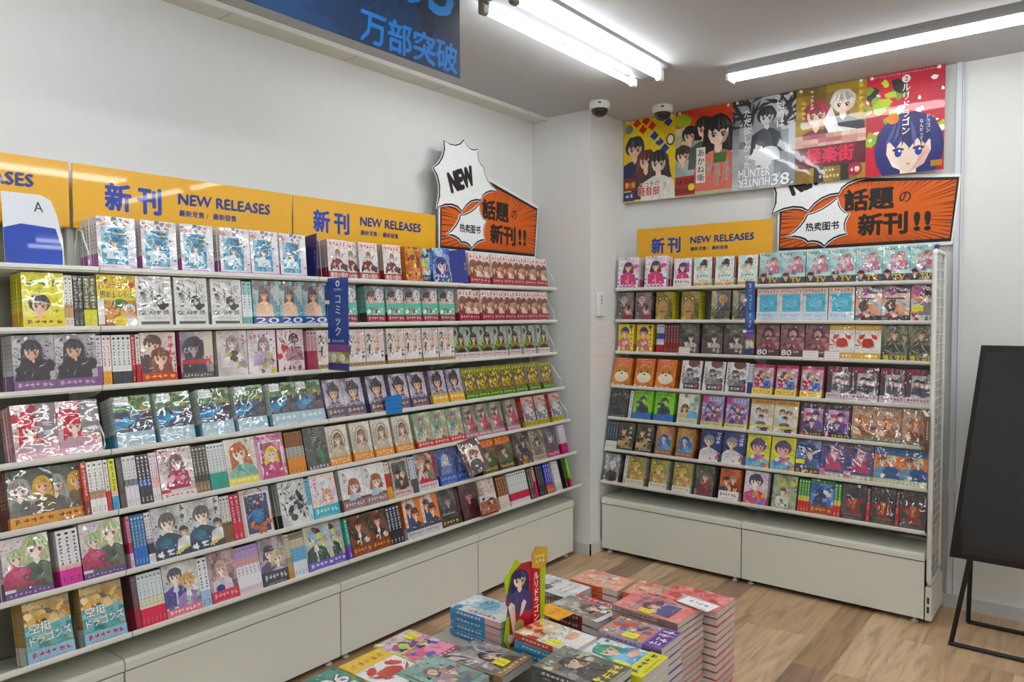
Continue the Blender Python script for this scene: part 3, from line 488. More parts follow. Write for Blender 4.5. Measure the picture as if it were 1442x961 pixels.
dz('f6', 'white comic with brown-haired girl and maroon band', 'b', ['e0dedc', '8a6a68'], (.24, '8c6e70', 'e8dcd8', 7), [(N, ['e4e2e0', 'd4d2d2', 'f0eeec']), (P, .58, .8, .2, '9a6248', SK3, 'b8ccd8', 1.2), (K, .2, 1.15, .22, .4, 2, '8a8a8c', {'vert': True}), (RC, 0, .3, 1, .42, '6a3c40'), (B, 4, ['b8d0dc', 'd4e0e4'], .2, .42, 1, .6, .08, .14), (E_, .88, .12, .07, .07, 'e0c848')])
dz('f7', 'comic with framed dark group picture and pale foot', 'b', ['b84a38', '7a5a58'], (.2, 'cfc4be', 'a83c40', 6), [(N, ['8a7c74', '6a605a', 'a89a8c']), (RC, .08, .3, .92, 1.38, 'd4c4b4'), (N, ['4a4844', '34322f', '6a645c', '7a8a78'], 8, 9, .13, .34, .87, 1.32), (P, .35, .85, .1, '1e1c1c', SK, '2c2a30', 0), (P, .62, .8, .1, 'c8b890', SK, '3a3438', 0), (P, .5, .6, .1, '3a2c28', SK, '4a2c30', 0)])
dz('f8', 'red and white comic with crowd of figures', 'b', ['4a4a70', 'b83040'], (.22, 'dcd2d4', 'b84058', 7), [(N, ['8a5a50', 'b8988c', '5a3c3a', 'd0c0b4']), (P, .35, 1.05, .13, 'b89868', SK, 'd0ccc4', 0), (P, .66, .98, .13, '4a3a38', SK, '6a8878', 0), (P, .5, .68, .13, '6a3c34', SK, 'b83c44', 0), ('poly', [(.05, .3), (.25, .62), (.45, .3)], 'c83c50'), (RC, .88, .3, 1, 1.45, 'b02c3c')])
dz('f9', 'dark blue comic with silver figure and blue foot', 'b', ['c8ccd8', '3458a8'], (.3, '2f5cb0', 'e0e8f4', 12), [(N, ['3a4a78', '28345c', '5a6a98', '4a5a88']), (P, .5, 1.0, .16, 'c4cad8', SK3, '7a88b0', 1.5), (ST, 14, ['98a8d0'], .1, .5, .9, 1.3, .5, .02)])
dz('f10', 'orange and green comic with yellow lettering band', 'b', ['d86830', '3a4430'], (.24, '3c3020', 'e4d040', 7), [(N, ['3f5a44', '2c3c34', '5a6a4c', '4a3830']), (N, ['e06c2c', 'c8541f', 'f0904a'], 8, 3, 0, 1.15, 1, 1.45), (P, .45, .85, .17, '33291f', SK2, '2f6a50', 0, {'tilt': .2}), (B, 7, ['2f7a58', '1f4a3c', 'd8b888', '8a5030'], .1, .35, .9, .8, .06, .12), (K, .5, 1.3, .9, .2, 4, 'f4a860')])
dz('f11', 'dark comic with night figure and orange foot', 'b', ['8a8474', '4a4440'], None, [(N, ['3a3634', '5a5450', '25232c', '8a847a']), (P, .55, 1.0, .16, '2c2838', 'c0a8a0', '34304c', 1), (B, 8, ['c87830', 'e09840', '8a4a28'], .3, .05, .9, .4, .06, .12), (B, 5, ['d0ccc0', 'a8a498'], 0, .1, .3, .9, .05, .1)])
dz('f12', 'beige-grey comic with dense line picture', 'b', ['b0a898', '6a6258'], (.2, 'b8b09c', '8a3c30', 6), [(N, ['8a8478', 'a8a296', '6a655c', 'c0b8a8']), (ST, 24, ['4a4640'], 0, .3, 1, 1.4, .4, .018), (P, .5, .9, .14, '3a3430', SK, '7a7468', 1), (B, 5, ['d0b070', 'b08a48'], .2, .05, .9, .3, .05, .1)])
dz('f13', 'dusky pink comic with grey figure', 'b', ['c8a0a8', '8a6870'], (.22, 'b05878', 'f0d0dc', 5), [(N, ['5a5458', '443e44', '7a6c74']), (P, .5, .95, .16, '8a7c84', SK3, '6a5a64', 2)])
dz('g0', 'teal and gold adventure comic', 'b', ['b89858', 'e0e4e4'], (.22, '9cc4d8', 'c84a4c', 6), [(N, ['b08850', 'c8a468', '8a6a48', 'd8bc84'], 8, 6, 0, .9, 1, 1.45), (N, ['4a9898', '2f7a80', '7ab8b4', '8ac0c4'], 8, 8, 0, 0, 1, .9), (B, 7, ['d8b070', 'e8d0a0', '5a4a38'], .1, .8, .8, 1.3, .08, .16), (T, '空挺', .32, .82, .5, .24, 'f0f4f0', '2c5a60', {'bold': .02}), (T, 'ドラゴンズ', .5, .56, .96, .22, 'f4f6f2', '2c5a60', {'bold': .02, 'rot': .08})])
dz('g1', 'pastel comic with blond and dark-haired couple', 'b', ['b8d0c8', 'd86878'], (.17, 'e48a98', 'fbeef0', 8), [(N, ['d0ccc4', 'b8b8b0', 'e0dcd6']), (P, .34, 1.08, .17, '4a4050', SK3, '5a5490', 0, {'acc': 'd0d8ec'}), (P, .68, .86, .17, 'd0a860', SK, '9a84b0', 0, {'acc': 'e8e4e0'}), (B, 6, ['7a70a8', 'c8c0d4', 'a8c8bc'], .1, .25, 1, .5, .06, .12)])
dz('g2', 'dusky pink comic with pale figure and red band', 'b', ['e4e4ec', '7a6a78'], (.24, 'cc4458', 'f0b0b8', 6), [(N, ['8a686c', 'a8888a', '6a5054', 'c0a4a4']), (P, .45, .95, .16, 'c8a8a4', SK3, 'd8ccd4', 2.2), (E_, .35, .4, .16, .12, '3c3c78')])
dz('g3', 'purple-black comic with pale embracing figures', 'b', ['a898b0', '2c2830'], (.3, '2a2830', 'd8d4d8', 6), [(N, ['8a7a8c', 'a898a4', '6a5c70', 'b8aca8']), (P, .38, .98, .17, '4a3c58', SK3, '5a4c68', 1), (P, .66, .78, .18, 'c8b890', SK3, 'b8a8c0', 1)])
dz('g4', 'pastel comic with students in green waistcoats', 'b', ['c8c4a4', '6a5aa8'], (.2, '7a6cb8', 'e8e4f4', 5), [(N, ['c8c4ac', 'b8d0b0', 'dcd0bc', 'a8b8c8']), (P, .4, 1.08, .2, '6a3834', SK3, '2f4a42', 0, {'acc': 'e8e8e4'}), (B, 6, ['8ac890', 'c8d868', '9ab8d8', 'd8a8a8'], 0, .3, 1, 1.4, .07, .14)])
dz('g5', 'brown-red comic with figure in black waistcoat', 't', ['5a3428', '3a241c'], (.26, '8c3a20', 'e0a83c', 5), [(N, ['5a4034', '3c2c26', '7a5c44', '6a4a34']), (P, .5, 1.06, .17, '6a2c28', SK, '241f1e', 0, {'acc': 'e8e4de'}), (B, 6, ['d8d0c0', '8a4a34', '2a1e1a'], .1, .35, .9, .9, .06, .12)])
dz('g6', 'orange comic with dark-haired pair and white band', 'b', ['f08038', 'c8c8c8'], (.2, 'cfcfd0', '5a5a60', 8), [(N, ['e8884a', 'd0d4d4', 'f0a870', 'c8ccd0']), (RC, .7, .3, 1, 1.45, 'f0853a'), (P, .32, 1.06, .17, '2c3844', SK, '2c4c80', 1.4), (P, .62, .86, .18, '6a2f34', SK, '3c4048', 0), (K, .08, .9, .14, .9, 4, 'f08030', 'f4e4d8', {'vert': True})])
dz('g7', 'black comic with grey figure and yellow lettering', 'b', ['2c2c2e', '3a3a3a'], (.22, '221f1c', 'ecc030', 5), [(N, ['3a3c40', '26282a', '54565a', '6a6c70']), (P, .55, 1.0, .17, '4a4c52', 'a8a8ac', '2c2e32', 1), (K, .5, .52, .7, .08, 8, 'c8c8cc')])
dz('g8', 'dark red comic with shadowed face', 'b', ['4a1c24', '2c1418'], None, [(N, ['4a2428', '2c1a1e', '6a343a', '3a2a2e']), (P, .5, .95, .2, '3a2428', 'c88a88', '4a1c28', 1)])
dz('g9', 'beige and white comic with pale glossy picture', 'b', ['d8c0b4', 'a88878'], None, [(N, ['d8d0cc', 'c4b0a4', 'e8e4e4', 'b89080']), (P, .5, .98, .17, 'd8d4d8', SK3, 'b88a78', 2), (B, 10, ['c88a60', '8a5a44', 'e0b890', 'd06a40'], .1, .05, .9, .5, .05, .11)])
# ---- right rack
dz('h1', 'large white and pink book with dark-haired figure', 'm', ['f0e4ea', 'd870a0'], None, [(N, ['f0e8ee', 'e4d0dc', 'f6f2f4']), (B, 7, ['d84a80', 'e870a0', '8a70c8'], .1, .85, .9, 1.15, .08, .15), (P, .5, .98, .17, '3a2430', SK, 'd8588c', 1.6, {'eye': 'b04070', 'acc': 'e8c040'}), ('poly', [(.12, .35), (.5, .62), (.88, .35), (.8, .52), (.5, .8), (.2, .52)], 'd05890'), (B, 6, ['5a90d8', 'e06a9c', 'f4c8dc'], .05, .2, .95, .45, .04, .08), (K, .5, .1, .84, .14, 5, 'c04878')])
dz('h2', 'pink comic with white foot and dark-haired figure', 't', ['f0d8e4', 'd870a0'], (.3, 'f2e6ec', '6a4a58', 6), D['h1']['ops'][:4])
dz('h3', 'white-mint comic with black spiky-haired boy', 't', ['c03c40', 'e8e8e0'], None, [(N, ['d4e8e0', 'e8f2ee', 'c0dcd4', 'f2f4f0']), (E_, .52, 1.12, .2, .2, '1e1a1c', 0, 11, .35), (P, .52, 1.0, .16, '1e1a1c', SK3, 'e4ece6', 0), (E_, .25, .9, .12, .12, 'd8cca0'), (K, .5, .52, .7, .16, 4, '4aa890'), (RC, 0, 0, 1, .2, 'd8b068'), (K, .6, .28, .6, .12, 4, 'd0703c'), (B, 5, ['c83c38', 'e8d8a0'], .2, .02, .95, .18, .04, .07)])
dz('h4', 'mint comic with grey-pink figures and yellow foot', 'b', ['9cc4bc', 'b03434'], (.0, '', '', 0), [(N, ['9ccac4', 'b4dad4', '84b4b0', 'c4e0dc']), (K, .25, 1.34, .4, .1, 4, '2a3a3c'), (P, .4, .98, .12, 'c4b4c0', SK, 'b8a8b4', 0), (P, .68, 1.06, .12, 'a86a6c', SK, 'c8788c', 0), (B, 12, ['b8a0b0', 'd8c8d0', '9a8a9c', 'c07078', '6a6a80'], .15, .45, .95, 1.0, .05, .1), (RC, 0, 0, 1, .34, '3a3c3e'), (P, .2, .34, .12, '26242a', SK2, '2f2c30', 0), (T, 'TV', .62, .2, .44, .22, 'e8b438', '4a3018', {'bold': .03})])
D['h4']['band'] = None
dz('i1', 'dark comic with grey and pink panels', 't', ['3a3a38', '2a2a2a'], None, [(N, ['4a4846', '302e2e', '6a6664', '8a7a78']), (P, .4, 1.0, .17, 'b8b0a4', SK, '5a5a50', 0), (P, .65, .5, .16, 'c89098', SK3, '8a3848', 0), (B, 9, ['c8a0a8', 'b03848', '2a2626', 'd8d0c8'], .05, .1, .95, .7, .05, .11)])
dz('i2', 'bronze comic with long mask-like face, yellow spine', 't', ['e4dc34', 'e4dc34'], None, [(N, ['7a6c3c', '5c5230', '948448', 'a89858']), (E_, .42, .62, .28, .44, 'b08c64', 0, 16), (E_, .24, 1.1, .13, .13, '4a4428'), (E_, .62, 1.1, .13, .13, '4a4428'), (E_, .24, 1.1, .06, .06, 'e8dca0'), (E_, .62, 1.1, .06, .06, 'e8dca0'), (RC, .24, .42, .6, .48, '6a4434'), (T, 'USOPP', .88, .6, .9, .2, '26221c', {'rot': -1.571, 'bold': .03}), (B, 4, ['e0cc34', 'c8b83c'], .0, .0, .3, .2, .06, .1)])
dz('i3', 'khaki comic with blond figure and SANJI lettering', 't', ['a8a084', '2a2a26'], None, [(N, ['8a8464', 'a8a284', '6a6650', 'c0bc9c']), (RC, .3, .5, .95, 1.38, '4a5878'), (P, .62, 1.0, .19, 'b8a060', SK4, '2c3448', 0), (ST, 12, ['d8d4bc'], 0, .4, .4, 1.3, .3, .02), (T, 'SANJI', .5, .3, .98, .3, '1c1a18', 'd8d4b8', {'bold': .035, 'shear': .15})])
dz('i4', 'light-blue square comic with red lettering on top', 'b', ['e0e8ee', 'd06040'], (.28, 'd8e6f0', '9ab0c8', 8), [(N, ['e4dcd8', 'd8ccc8', 'ecd8cc']), (K, .5, 1.32, .9, .16, 7, 'c8402c', 'f0dccc'), (RC, .12, .42, .9, 1.18, '6ab8d0'), (E_, .5, .78, .26, .22, '88cce0', 0, 14, .15), (ST, 12, ['2c6a88'], .2, .5, .8, 1.1, .3, .014), (E_, .1, .12, .12, .12, '2f78d0')])
dz('i5', 'pink and black comic with peach sunset picture', 'b', ['3c2c38', 'b83c60'], None, [(N, ['2c2630', '44384a', 'd8d0d4'], 8, 4, 0, 1.15, 1, 1.45), (N, ['e8b8a0', 'd89880', 'f0d0bc', 'a8c8d8'], 8, 8, 0, .25, 1, 1.15), (B, 5, ['c86aa0', 'd890b8'], .05, 1.1, .5, 1.4, .08, .16), (E_, .32, .65, .2, .26, '5a4038', .2, 12, .2), (RC, .1, .92, .8, .97, '2a2430'), (B, 10, ['c83c44', 'e8d0c0', '4a3430', '6aa080'], .02, .05, .98, .3, .05, .09)])
dz('i5s', 'pink and grey comic with yellow sticker', 'b', ['c8c8cc', 'b83c60'], None, D['i5']['ops'][:3] + [(P, .66, 1.0, .16, '1f1b20', SK, '7a767c', 0), (RC, .06, .42, .52, .66, 'ece83c'), (K, .29, .54, .4, .06, 6, '8a7c28'), (B, 9, ['c83c44', 'e8d0c0', '4a3430', '6aa080'], .02, .05, .98, .3, .05, .09)])
dz('j1', 'yellow comic with dark-haired figure in pink', 't', ['e8d04c', 'c86428'], None, [(N, ['e8cc34', 'f0dc60', 'd8b828']), (P, .42, 1.02, .2, '2a2c50', SK, 'd88a80', 0), (B, 4, ['e8a0a0', 'f0e0d0'], .2, .3, .6, .6, .06, .11), (K, .85, .8, .2, .9, 4, 'd05820', 'f4e48c', {'vert': True}), (E_, .82, 1.32, .1, .1, '3a3424'), (B, 5, ['f4ecc0', 'b8c060'], 0, .02, .9, .25, .06, .12)])
dz('j2', 'dark brown comic with black-haired pair', 'b', ['3a3a60', '44383c'], None, [(N, ['4a403e', '34302e', '5e5450']), (B, 8, ['7a746e', '5a6a58', '8a8278'], .1, .9, .9, 1.35, .06, .12), (P, .6, .78, .14, '1e1a1c', SK3, 'c8c4c4', 1), (P, .38, .55, .13, '26201f', SK3, 'd8d4d4', 0), (RC, 0, 0, 1, .34, '5a4a4a'), (K, .7, .2, .4, .26, 2, 'e0dcdc')])
dz('j3', 'dark pink-brown comic with 80 lettering', 'b', ['2c2628', '4a3c40'], None, [(N, ['8a6468', '6a484e', 'a87c7e', '3c2c30']), (P, .5, 1.05, .17, '2a2022', SK2, '7a4c54', 1), (B, 10, ['b87c80', '4a2c34', 'c89898', '5a3c44'], .1, .45, .95, 1.1, .07, .14), (RC, 0, .05, 1, .36, '4a2c34'), (T, '80', .26, .22, .42, .24, 'f4ecec', {'bold': .03}), (K, .66, .25, .24, .14, 4, 'f0e4e4')])
dz('j4', 'white and gold comic with red crab', 'b', ['e8c878', '3c5488'], (.0, '', '', 0), [(N, ['ece8e2', 'f4f2ee', 'e0dcd8']), (RC, 0, 1.24, 1, 1.45, 'd8b04c'), (K, .5, 1.34, .8, .12, 6, 'f0dc98'), (E_, .5, .72, .24, .2, 'c03428', 0, 14, .12), (E_, .26, .98, .15, .09, 'c83c2c', .9), (E_, .74, .98, .15, .09, 'c83c2c', -.9), (E_, .28, 1.1, .06, .05, 'ece8e2', .5), (E_, .72, 1.1, .06, .05, 'ece8e2', -.5), (ST, 8, ['b83024'], .2, .4, .8, .6, .4, .03), (RC, 0, 0, 1, .3, 'e0b454'), (K, .55, .16, .7, .14, 5, 'fff4d4')])
D['j4']['band'] = None
dz('j5', 'dark green comic with fighter and yellow lettering', 'b', ['3a4038', '2c2c2c'], None, [(N, ['4a5244', '30362e', '6a705c', '8a8a78']), (P, .5, 1.08, .15, '5a4c34', SK, '384038', 0), (ST, 16, ['b8b098'], .1, .3, .9, 1.3, .5, .02), (B, 8, ['c8a890', '7a6a4c', '26281f', 'a8a090'], .1, .4, .9, .95, .06, .12), (T, '強くなれ', .52, .16, .9, .22, 'ecdc30', '34341c', {'bold': .03})])
dz('k1', 'orange comic with round cream animal face', 'b', ['e0782c', 'f0a050'], None, [(N, ['e0803c', 'd06c2c', 'f09c54']), (RC, .18, 1.22, .86, 1.36, 'd84028'), (K, .52, 1.29, .62, .1, 6, 'f8ece0'), (E_, .5, .66, .42, .4, 'c8844c', 0, 18), (E_, .5, .5, .38, .28, 'f2e8d0', 0, 18), (E_, .34, .78, .05, .06, '2c1e18'), (E_, .66, .78, .05, .06, '2c1e18'), (E_, .5, .66, .06, .045, '3a241c'), (B, 8, ['d8402c', 'f4ece0', 'f0b050'], .05, .02, .95, .22, .04, .07)])
dz('k2', 'white comic with brown half circle and ink figures', 'b', ['8a90c0', 'e4e4e8'], None, [(N, ['e2e0de', 'd4d2d0', 'efedeb']), (E_, .58, 1.34, .28, .22, '6a4038'), (P, .4, .9, .13, '3c3c40', 'd8d4d0', '8a8a8c', 0), (P, .68, .84, .13, '98989a', 'e4e0dc', '6a6a6c', 0), (B, 9, ['5a5a5c', 'a8a8aa', '3a3a3c'], .2, .4, .9, .8, .05, .1), (RC, .18, .08, .95, .36, '2f2e30'), (K, .55, .22, .6, .16, 4, 'e8e4e4'), (E_, .8, .26, .08, .08, 'd05880'), (K, .1, .8, .12, .8, 5, '2c2c2e', {'vert': True})])
dz('k3', 'colourful comic with crowd and yellow lettering', 't', ['c84868', 'e8d060'], (.22, 'ecd474', 'c03c34', 'TVアニメ'), [(N, ['c8889c', '8aa8cc', 'e0b8a8', 'a85a78', 'd8c8d0']), (RC, 0, 1.3, 1, 1.45, 'b03c54'), (P, .4, .95, .12, '8a4a3c', SK, 'd0485c', 0), (P, .64, .9, .12, 'd8a850', SK, '5a78b8', 0), (B, 18, ['7a9ad0', 'c84c60', 'e8c890', '4a4058', 'd8d8e0'], .05, .35, .95, 1.25, .05, .1)])
dz('k4', 'dark red comic with grey panel of figures', 'b', ['6a2034', '3a1c28'], (.22, 'c8bcc0', '8a2840', 7), [(N, ['5a1c2c', '3c141f', '7a2c3c']), (N, ['8a8088', 'b8b0b4', '5a525c', 'd4ccd0'], 8, 9, .2, .3, .92, 1.2), (P, .42, .9, .1, '2c262c', SK3, '4a4450', 0), (P, .62, .86, .1, '3a3038', SK3, '383240', 0), (P, .8, .84, .1, '6a6068', SK3, '4c4650', 0), (RC, .05, .3, .2, 1.2, '44303a')])
dz('l1', 'black comic with faint white script', 'b', ['2a2a2c', '38383a'], None, [(N, ['28292b', '1c1d1f', '3a3b3d']), (ST, 14, ['b8b8ba'], .1, .9, .9, 1.3, .4, .012), (ST, 10, ['8a8a8c'], .1, .3, .9, .7, .3, .014), (K, .5, .12, .8, .1, 7, 'a0a0a2')])
dz('l2', 'neon green comic with dark figure and blue foot', 'b', ['88c840', '3870b8'], (.25, '2f78c0', '1c4c90', 7), [(N, ['7ccc34', '94e048', '68b42c']), (K, .5, 1.32, .8, .16, 6, '2c5a1c'), (P, .5, .95, .15, '1c2430', SK, '203048', 0), (E_, .38, .7, .24, .28, '24344c', 0, 12, .25), (B, 6, ['1c2c44', '4a6a90', 'b0d060'], .2, .45, .9, .95, .06, .12)])
dz('l3', 'white pastel comic with small figures', 'b', ['e0e0d8', 'b8b8b0'], None, [(N, ['e0e2da', 'ced4cc', 'f0f0ea']), (B, 6, ['a8c890', '8ab8d0', 'd8b0b8', '78b090'], .05, .95, .95, 1.4, .07, .13), (P, .35, .75, .14, '7a5238', SK, 'e0d080', 1.4), (P, .72, .85, .13, '88b8a0', SK3, '7ab8d8', 1), (RC, 0, 0, 1, .3, 'd8d4c0'), (K, .5, .16, .8, .14, 6, 'b0a878')])
dz('l4', 'pink and blue comic with crowd of girls', 'b', ['a8a0c0', 'd8d070'], (.16, 'dcd68c', '4a4c80', 7), [(N, ['b87cb0', '7a8cc8', '8a5a8c', 'c8a8cc']), (E_, .15, 1.28, .22, .16, 'd84a88'), (K, .6, 1.28, .7, .18, 5, '4a78c0', 'c0c8e8'), (P, .3, .86, .09, '4a3a50', SK3, '5a4c70', 0), (P, .52, .92, .09, '8a5a68', SK3, '4a4c78', 0), (P, .74, .86, .09, '34304c', SK3, '8a4c74', 0), (P, .4, .6, .09, '6a5480', SK3, '3c4068', 0), (P, .64, .6, .09, '3c3448', SK3, '7a5480', 0), (B, 10, ['c8a0c8', '4a3c5c', 'd8c8dc'], .05, .3, .95, .9, .04, .07)])
dz('l5', 'beige comic with seated people and yellow-purple foot', 'b', ['d8c8a0', '88a8c8'], None, [(N, ['d8ccb4', 'e4dccc', 'c8b898']), (RC, 0, 1.22, 1, 1.45, 'c89858'), (K, .5, 1.33, .8, .1, 6, '3a4048'), (P, .35, .92, .1, '3a3438', SK, 'b8c8d8', 0), (P, .62, .86, .1, '5a4a40', SK, 'd8c8d0', 0), (P, .48, .62, .1, '2c2c34', SK, '4a5a78', 0), (RC, 0, .2, 1, .32, 'd8c850'), (E_, .7, .12, .22, .1, '3a2c50'), (B, 5, ['8aa8cc', 'e8e4e0'], .1, .02, .9, .2, .05, .09)])
dz('l6', 'black and pink comic with purple-haired figures', 'b', ['2c2630', '4a3c4c'], (.0, '', '', 0), [(N, ['2c2430', '201a24', '443848']), (N, ['c89ac0', 'd8b4cc', 'b080b0'], 8, 8, .12, .25, .92, 1.2), (P, .34, .85, .12, 'b8586c', SK3, '4a3450', 0), (P, .62, .9, .13, '3a3050', SK3, '6a5090', 0), (P, .5, .58, .12, '504070', SK3, '38304c', 0), (RC, 0, 0, 1, .26, '1f1a22'), (K, .6, .12, .6, .14, 5, 'd8a838'), (E_, .12, .12, .09, .09, 'd86050')])
D['l6']['band'] = None
dz('l7', 'brown and peach comic with crowded tan picture', 'b', ['8a8478', '6a6258'], (.14, '6e6a52', 'c8c09c', 7), [(N, ['b89880', 'd0b098', '9a7860', '8a8070']), (P, .45, .88, .14, 'c8804c', SK3, '8a5a44', 1.4), (B, 16, ['e0bc9c', 'b06a48', '7a4c3c', 'd89870', 'c8b8a8'], .05, .25, .95, 1.2, .05, .11), (ST, 8, ['e8dcc8'], 0, .3, 1, 1.3, .4, .015), (K, .5, 1.34, .7, .12, 5, '8a8a70')])
dz('m1', 'black and beige comic with vertical white lettering', 't', ['3c3a34', '26241f'], None, [(N, ['3a3830', '24221e', '54503f']), (P, .35, 1.02, .17, '1f1b19', SK, 'c8ac80', 0), (K, .78, .95, .28, .7, 3, 'd8d8d4', {'vert': True}), (B, 6, ['c8a878', '8a7450', '1c1a18'], .1, .3, .6, .7, .07, .14), (K, .6, .18, .7, .12, 6, 'd8d0b0')])
dz('m2', 'orange-brown comic with figure in sky blue', 't', ['c08848', '6a4c3c'], (.2, '8a6450', 'e0b890', 6), [(N, ['b8884c', 'a06c3c', 'd0a868', '8a6c58']), (K, .5, 1.32, .8, .14, 5, 'e89038'), (P, .48, .82, .17, '2c4a80', SK, '78a4d8', 1.2), (B, 8, ['8ab4e0', '5a84c0', 'b8d0ec'], .1, .35, .9, 1.0, .08, .15)])
dz('m3', 'navy comic with grey-haired figure in white', 'b', ['24305a', 'c0c4d0'], None, [(N, ['2a3c78', '203060', '34488a']), (P, .4, .92, .2, '8a8c94', SK, 'e4e2e2', 0), ('poly', [(.05, .05), (.12, .48), (.4, .62), (.78, .5), (.9, .05)], 'dcdad8'), (B, 3, ['d88a8c', '2a2c34'], .5, .15, .9, .45, .06, .1), (T, 'つばめ', .82, 1.12, .2, .56, 'f0f2f6', {'vert': True, 'bold': .02})])
dz('m4', 'yellow comic with purple-haired face, rainbow shirt', 'b', ['d8cc48', 'a898b8'], None, [(N, ['d8d048', 'e8e068', 'c0c85c']), (P, .48, .9, .27, '4a3458', 'f0b8ac', '78b8d0', 0, {'eye': '6a4ca0'}), (B, 10, ['c86aa0', '88d0b8', '6a90d8', 'e8e0a0', 'a06ac0'], .1, .1, .9, .5, .07, .13), (B, 4, ['f0d860', 'e8a050'], .75, .02, 1, .3, .05, .09)])
dz('m5', 'blue comic with yellow sticker and dark foot', 'b', ['3c4c74', '2c2c34'], (.0, '', '', 0), [(N, ['3a5490', '28406c', '5a78b0', '8a9cb8']), (K, .5, 1.3, .8, .1, 6, 'b0824c'), (P, .55, .9, .16, '1f2430', SK, '4a5a7c', 0), (ST, 5, ['d8e4f0'], .2, .5, .8, 1.2, .5, .04), (RC, .02, .42, .38, .6, 'ece63c'), (RC, 0, 0, 1, .26, '3a2c28'), (K, .5, .13, .9, .18, 5, 'd8b458')])
D['m5']['band'] = None
dz('m6', 'blue-violet comic with brown-robed pink figure', 'b', ['3c4474', 'b89c68'], None, [(N, ['4a5088', '38406c', '6a6490', '7a5a68']), (K, .5, 1.32, .8, .1, 6, 'c89858'), (E_, .52, .72, .3, .42, '7a5458'), (P, .52, .98, .14, 'c07a90', SK3, 'b85a7c', 1.4), (ST, 5, ['e8d4e0'], .2, .4, .8, 1.2, .5, .035), (RC, 0, 0, 1, .22, 'a8a484'), (K, .5, .12, .9, .16, 5, 'e8e8d4'), (RC, 0, .0, .2, .35, 'c888a8')])
dz('m7', 'blue and orange comic with blond uniformed pair', 'b', ['2c6a98', 'd8c8a0'], (.0, '', '', 0), [(N, ['2a6aa0', '1f5688', '3f84b8'], 8, 3, 0, 1.15, 1, 1.45), (K, .5, 1.33, .9, .14, 6, '163858'), (N, ['e8905c', 'f0a878', 'e07c48'], 8, 7, 0, .3, 1, 1.15), (P, .34, .92, .14, '6a3c34', SK, '7aa8c8', 0), (P, .66, .94, .15, 'e8d8b0', SK3, '3c5c94', 0), ('poly', [(.4, .3), (.95, .3), (.75, .7), (.5, .62)], '34588c'), (B, 5, ['e8e8ec', '2f4c80', '68a888'], .1, .25, .9, .55, .06, .11), (RC, 0, 0, 1, .24, 'b8c4a0'), (K, .55, .12, .8, .16, 6, 'e8ecc0')])
D['m7']['band'] = None
dz('n1', 'grey comic with dark red foot, inked fighter', 't', ['5a5a5a', '6a2c2c'], None, [(N, ['6a7074', '4a5054', '8a9094', 'b8bcbc']), (K, .15, 1.0, .2, .8, 3, 'e8e8e6', {'vert': True}), (P, .55, .85, .16, 'd8dadc', 'e4e0dc', '3a3c40', 0), (ST, 14, ['e4e6e6'], .2, .4, 1, 1.3, .5, .02), (B, 7, ['8a2c2c', '6a2020', 'd8d0c8'], .05, .02, .95, .3, .06, .11)])
dz('n2', 'comic with long golden hair and white yellow foot', 't', ['d8d8d4', '98a890'], (.22, 'e4dfd4', 'a89c88', 5), [(N, ['8a8c64', 'b0a058', '6a7850', 'c8b870']), (P, .5, .95, .16, 'd8b84c', SK, 'c89c84', 3.2), (B, 8, ['d8b848', 'e8d078', 'a8883c', '5a8050'], .05, .35, .95, 1.2, .06, .12), (E_, .5, .17, .13, .13, 'e8d434')])
dz('n3', 'dark green comic with red-coated girl', 't', ['3a403c', '2c2c2c'], None, [(N, ['3c4438', '586050', '28302a', '7a8468']), (P, .55, .92, .17, '6a5a44', SK, '8a2430', 1.2), ('poly', [(.1, .05), (.25, .5), (.75, .55), (.95, .05)], '7a2434'), (B, 7, ['1f2434', 'a83444', '8a9478'], .1, .2, .95, .9, .05, .1)])
dz('n4', 'orange comic with dark figures and white foot', 't', ['d86a30', 'e8e4de'], (.3, 'ece6e0', '6a3c30', 6), [(N, ['c85c28', 'a84c28', 'e07c3c']), (E_, .5, 1.1, .4, .2, 'd05a20'), (P, .34, .88, .15, '2c1e1f', SK, '304a6c', 0), (P, .68, .96, .14, 'a88c6c', SK, '6a3030', 0), (B, 6, ['3a4c74', '4a2c28', 'e0c0a0'], .1, .45, .95, .7, .05, .1)])
dz('n5', 'white-pink comic with round-faced blue-haired figure', 'b', ['d8c8d8', '4a4a5a'], None, [(N, ['dcd4e0', 'e8e2ea', 'c8b4cc']), (P, .48, .98, .24, '24304c', SK3, 'c85a80', 0, {'eye': '3c3c54'}), (B, 11, ['e0a040', 'd85a70', 'e8d078', '8a78b8', '4a8ac0'], .1, .08, .9, .5, .06, .12), (ST, 8, ['e89c4c'], .1, .1, .9, .5, .4, .03)])
dz('n6', 'greenish comic with white-clad figure', 'b', ['4a4c48', '8a8c80'], None, [(N, ['8a9480', 'a8ac98', '6a7464', 'b8bc98']), (B, 5, ['b8c060', 'd0d080'], .2, .95, .9, 1.3, .07, .13), (P, .42, .75, .12, '34342f', SK, 'dcdcd8', 0), ('poly', [(.2, .1), (.3, .52), (.55, .52), (.7, .1)], 'd8d8d4'), (B, 4, ['2c3038', '6a7a5c'], .3, .15, .7, .4, .05, .09)])
dz('n7', 'blue comic with red and orange foot', 'b', ['3c4878', 'b85030'], (.26, 'a84a34', 'ecc060', 5), [(N, ['4a68b0', '34508c', '7c94cc']), (RC, 0, 1.3, 1, 1.45, '2f7a3c'), (P, .42, .85, .15, '283454', SK, '30406c', 1), ('poly', [(.1, .5), (.4, .95), (.95, 1.25), (.7, .7)], '24345c'), (B, 4, ['8aa0d0', 'd8dce8'], .4, .5, .95, 1.2, .05, .1)])
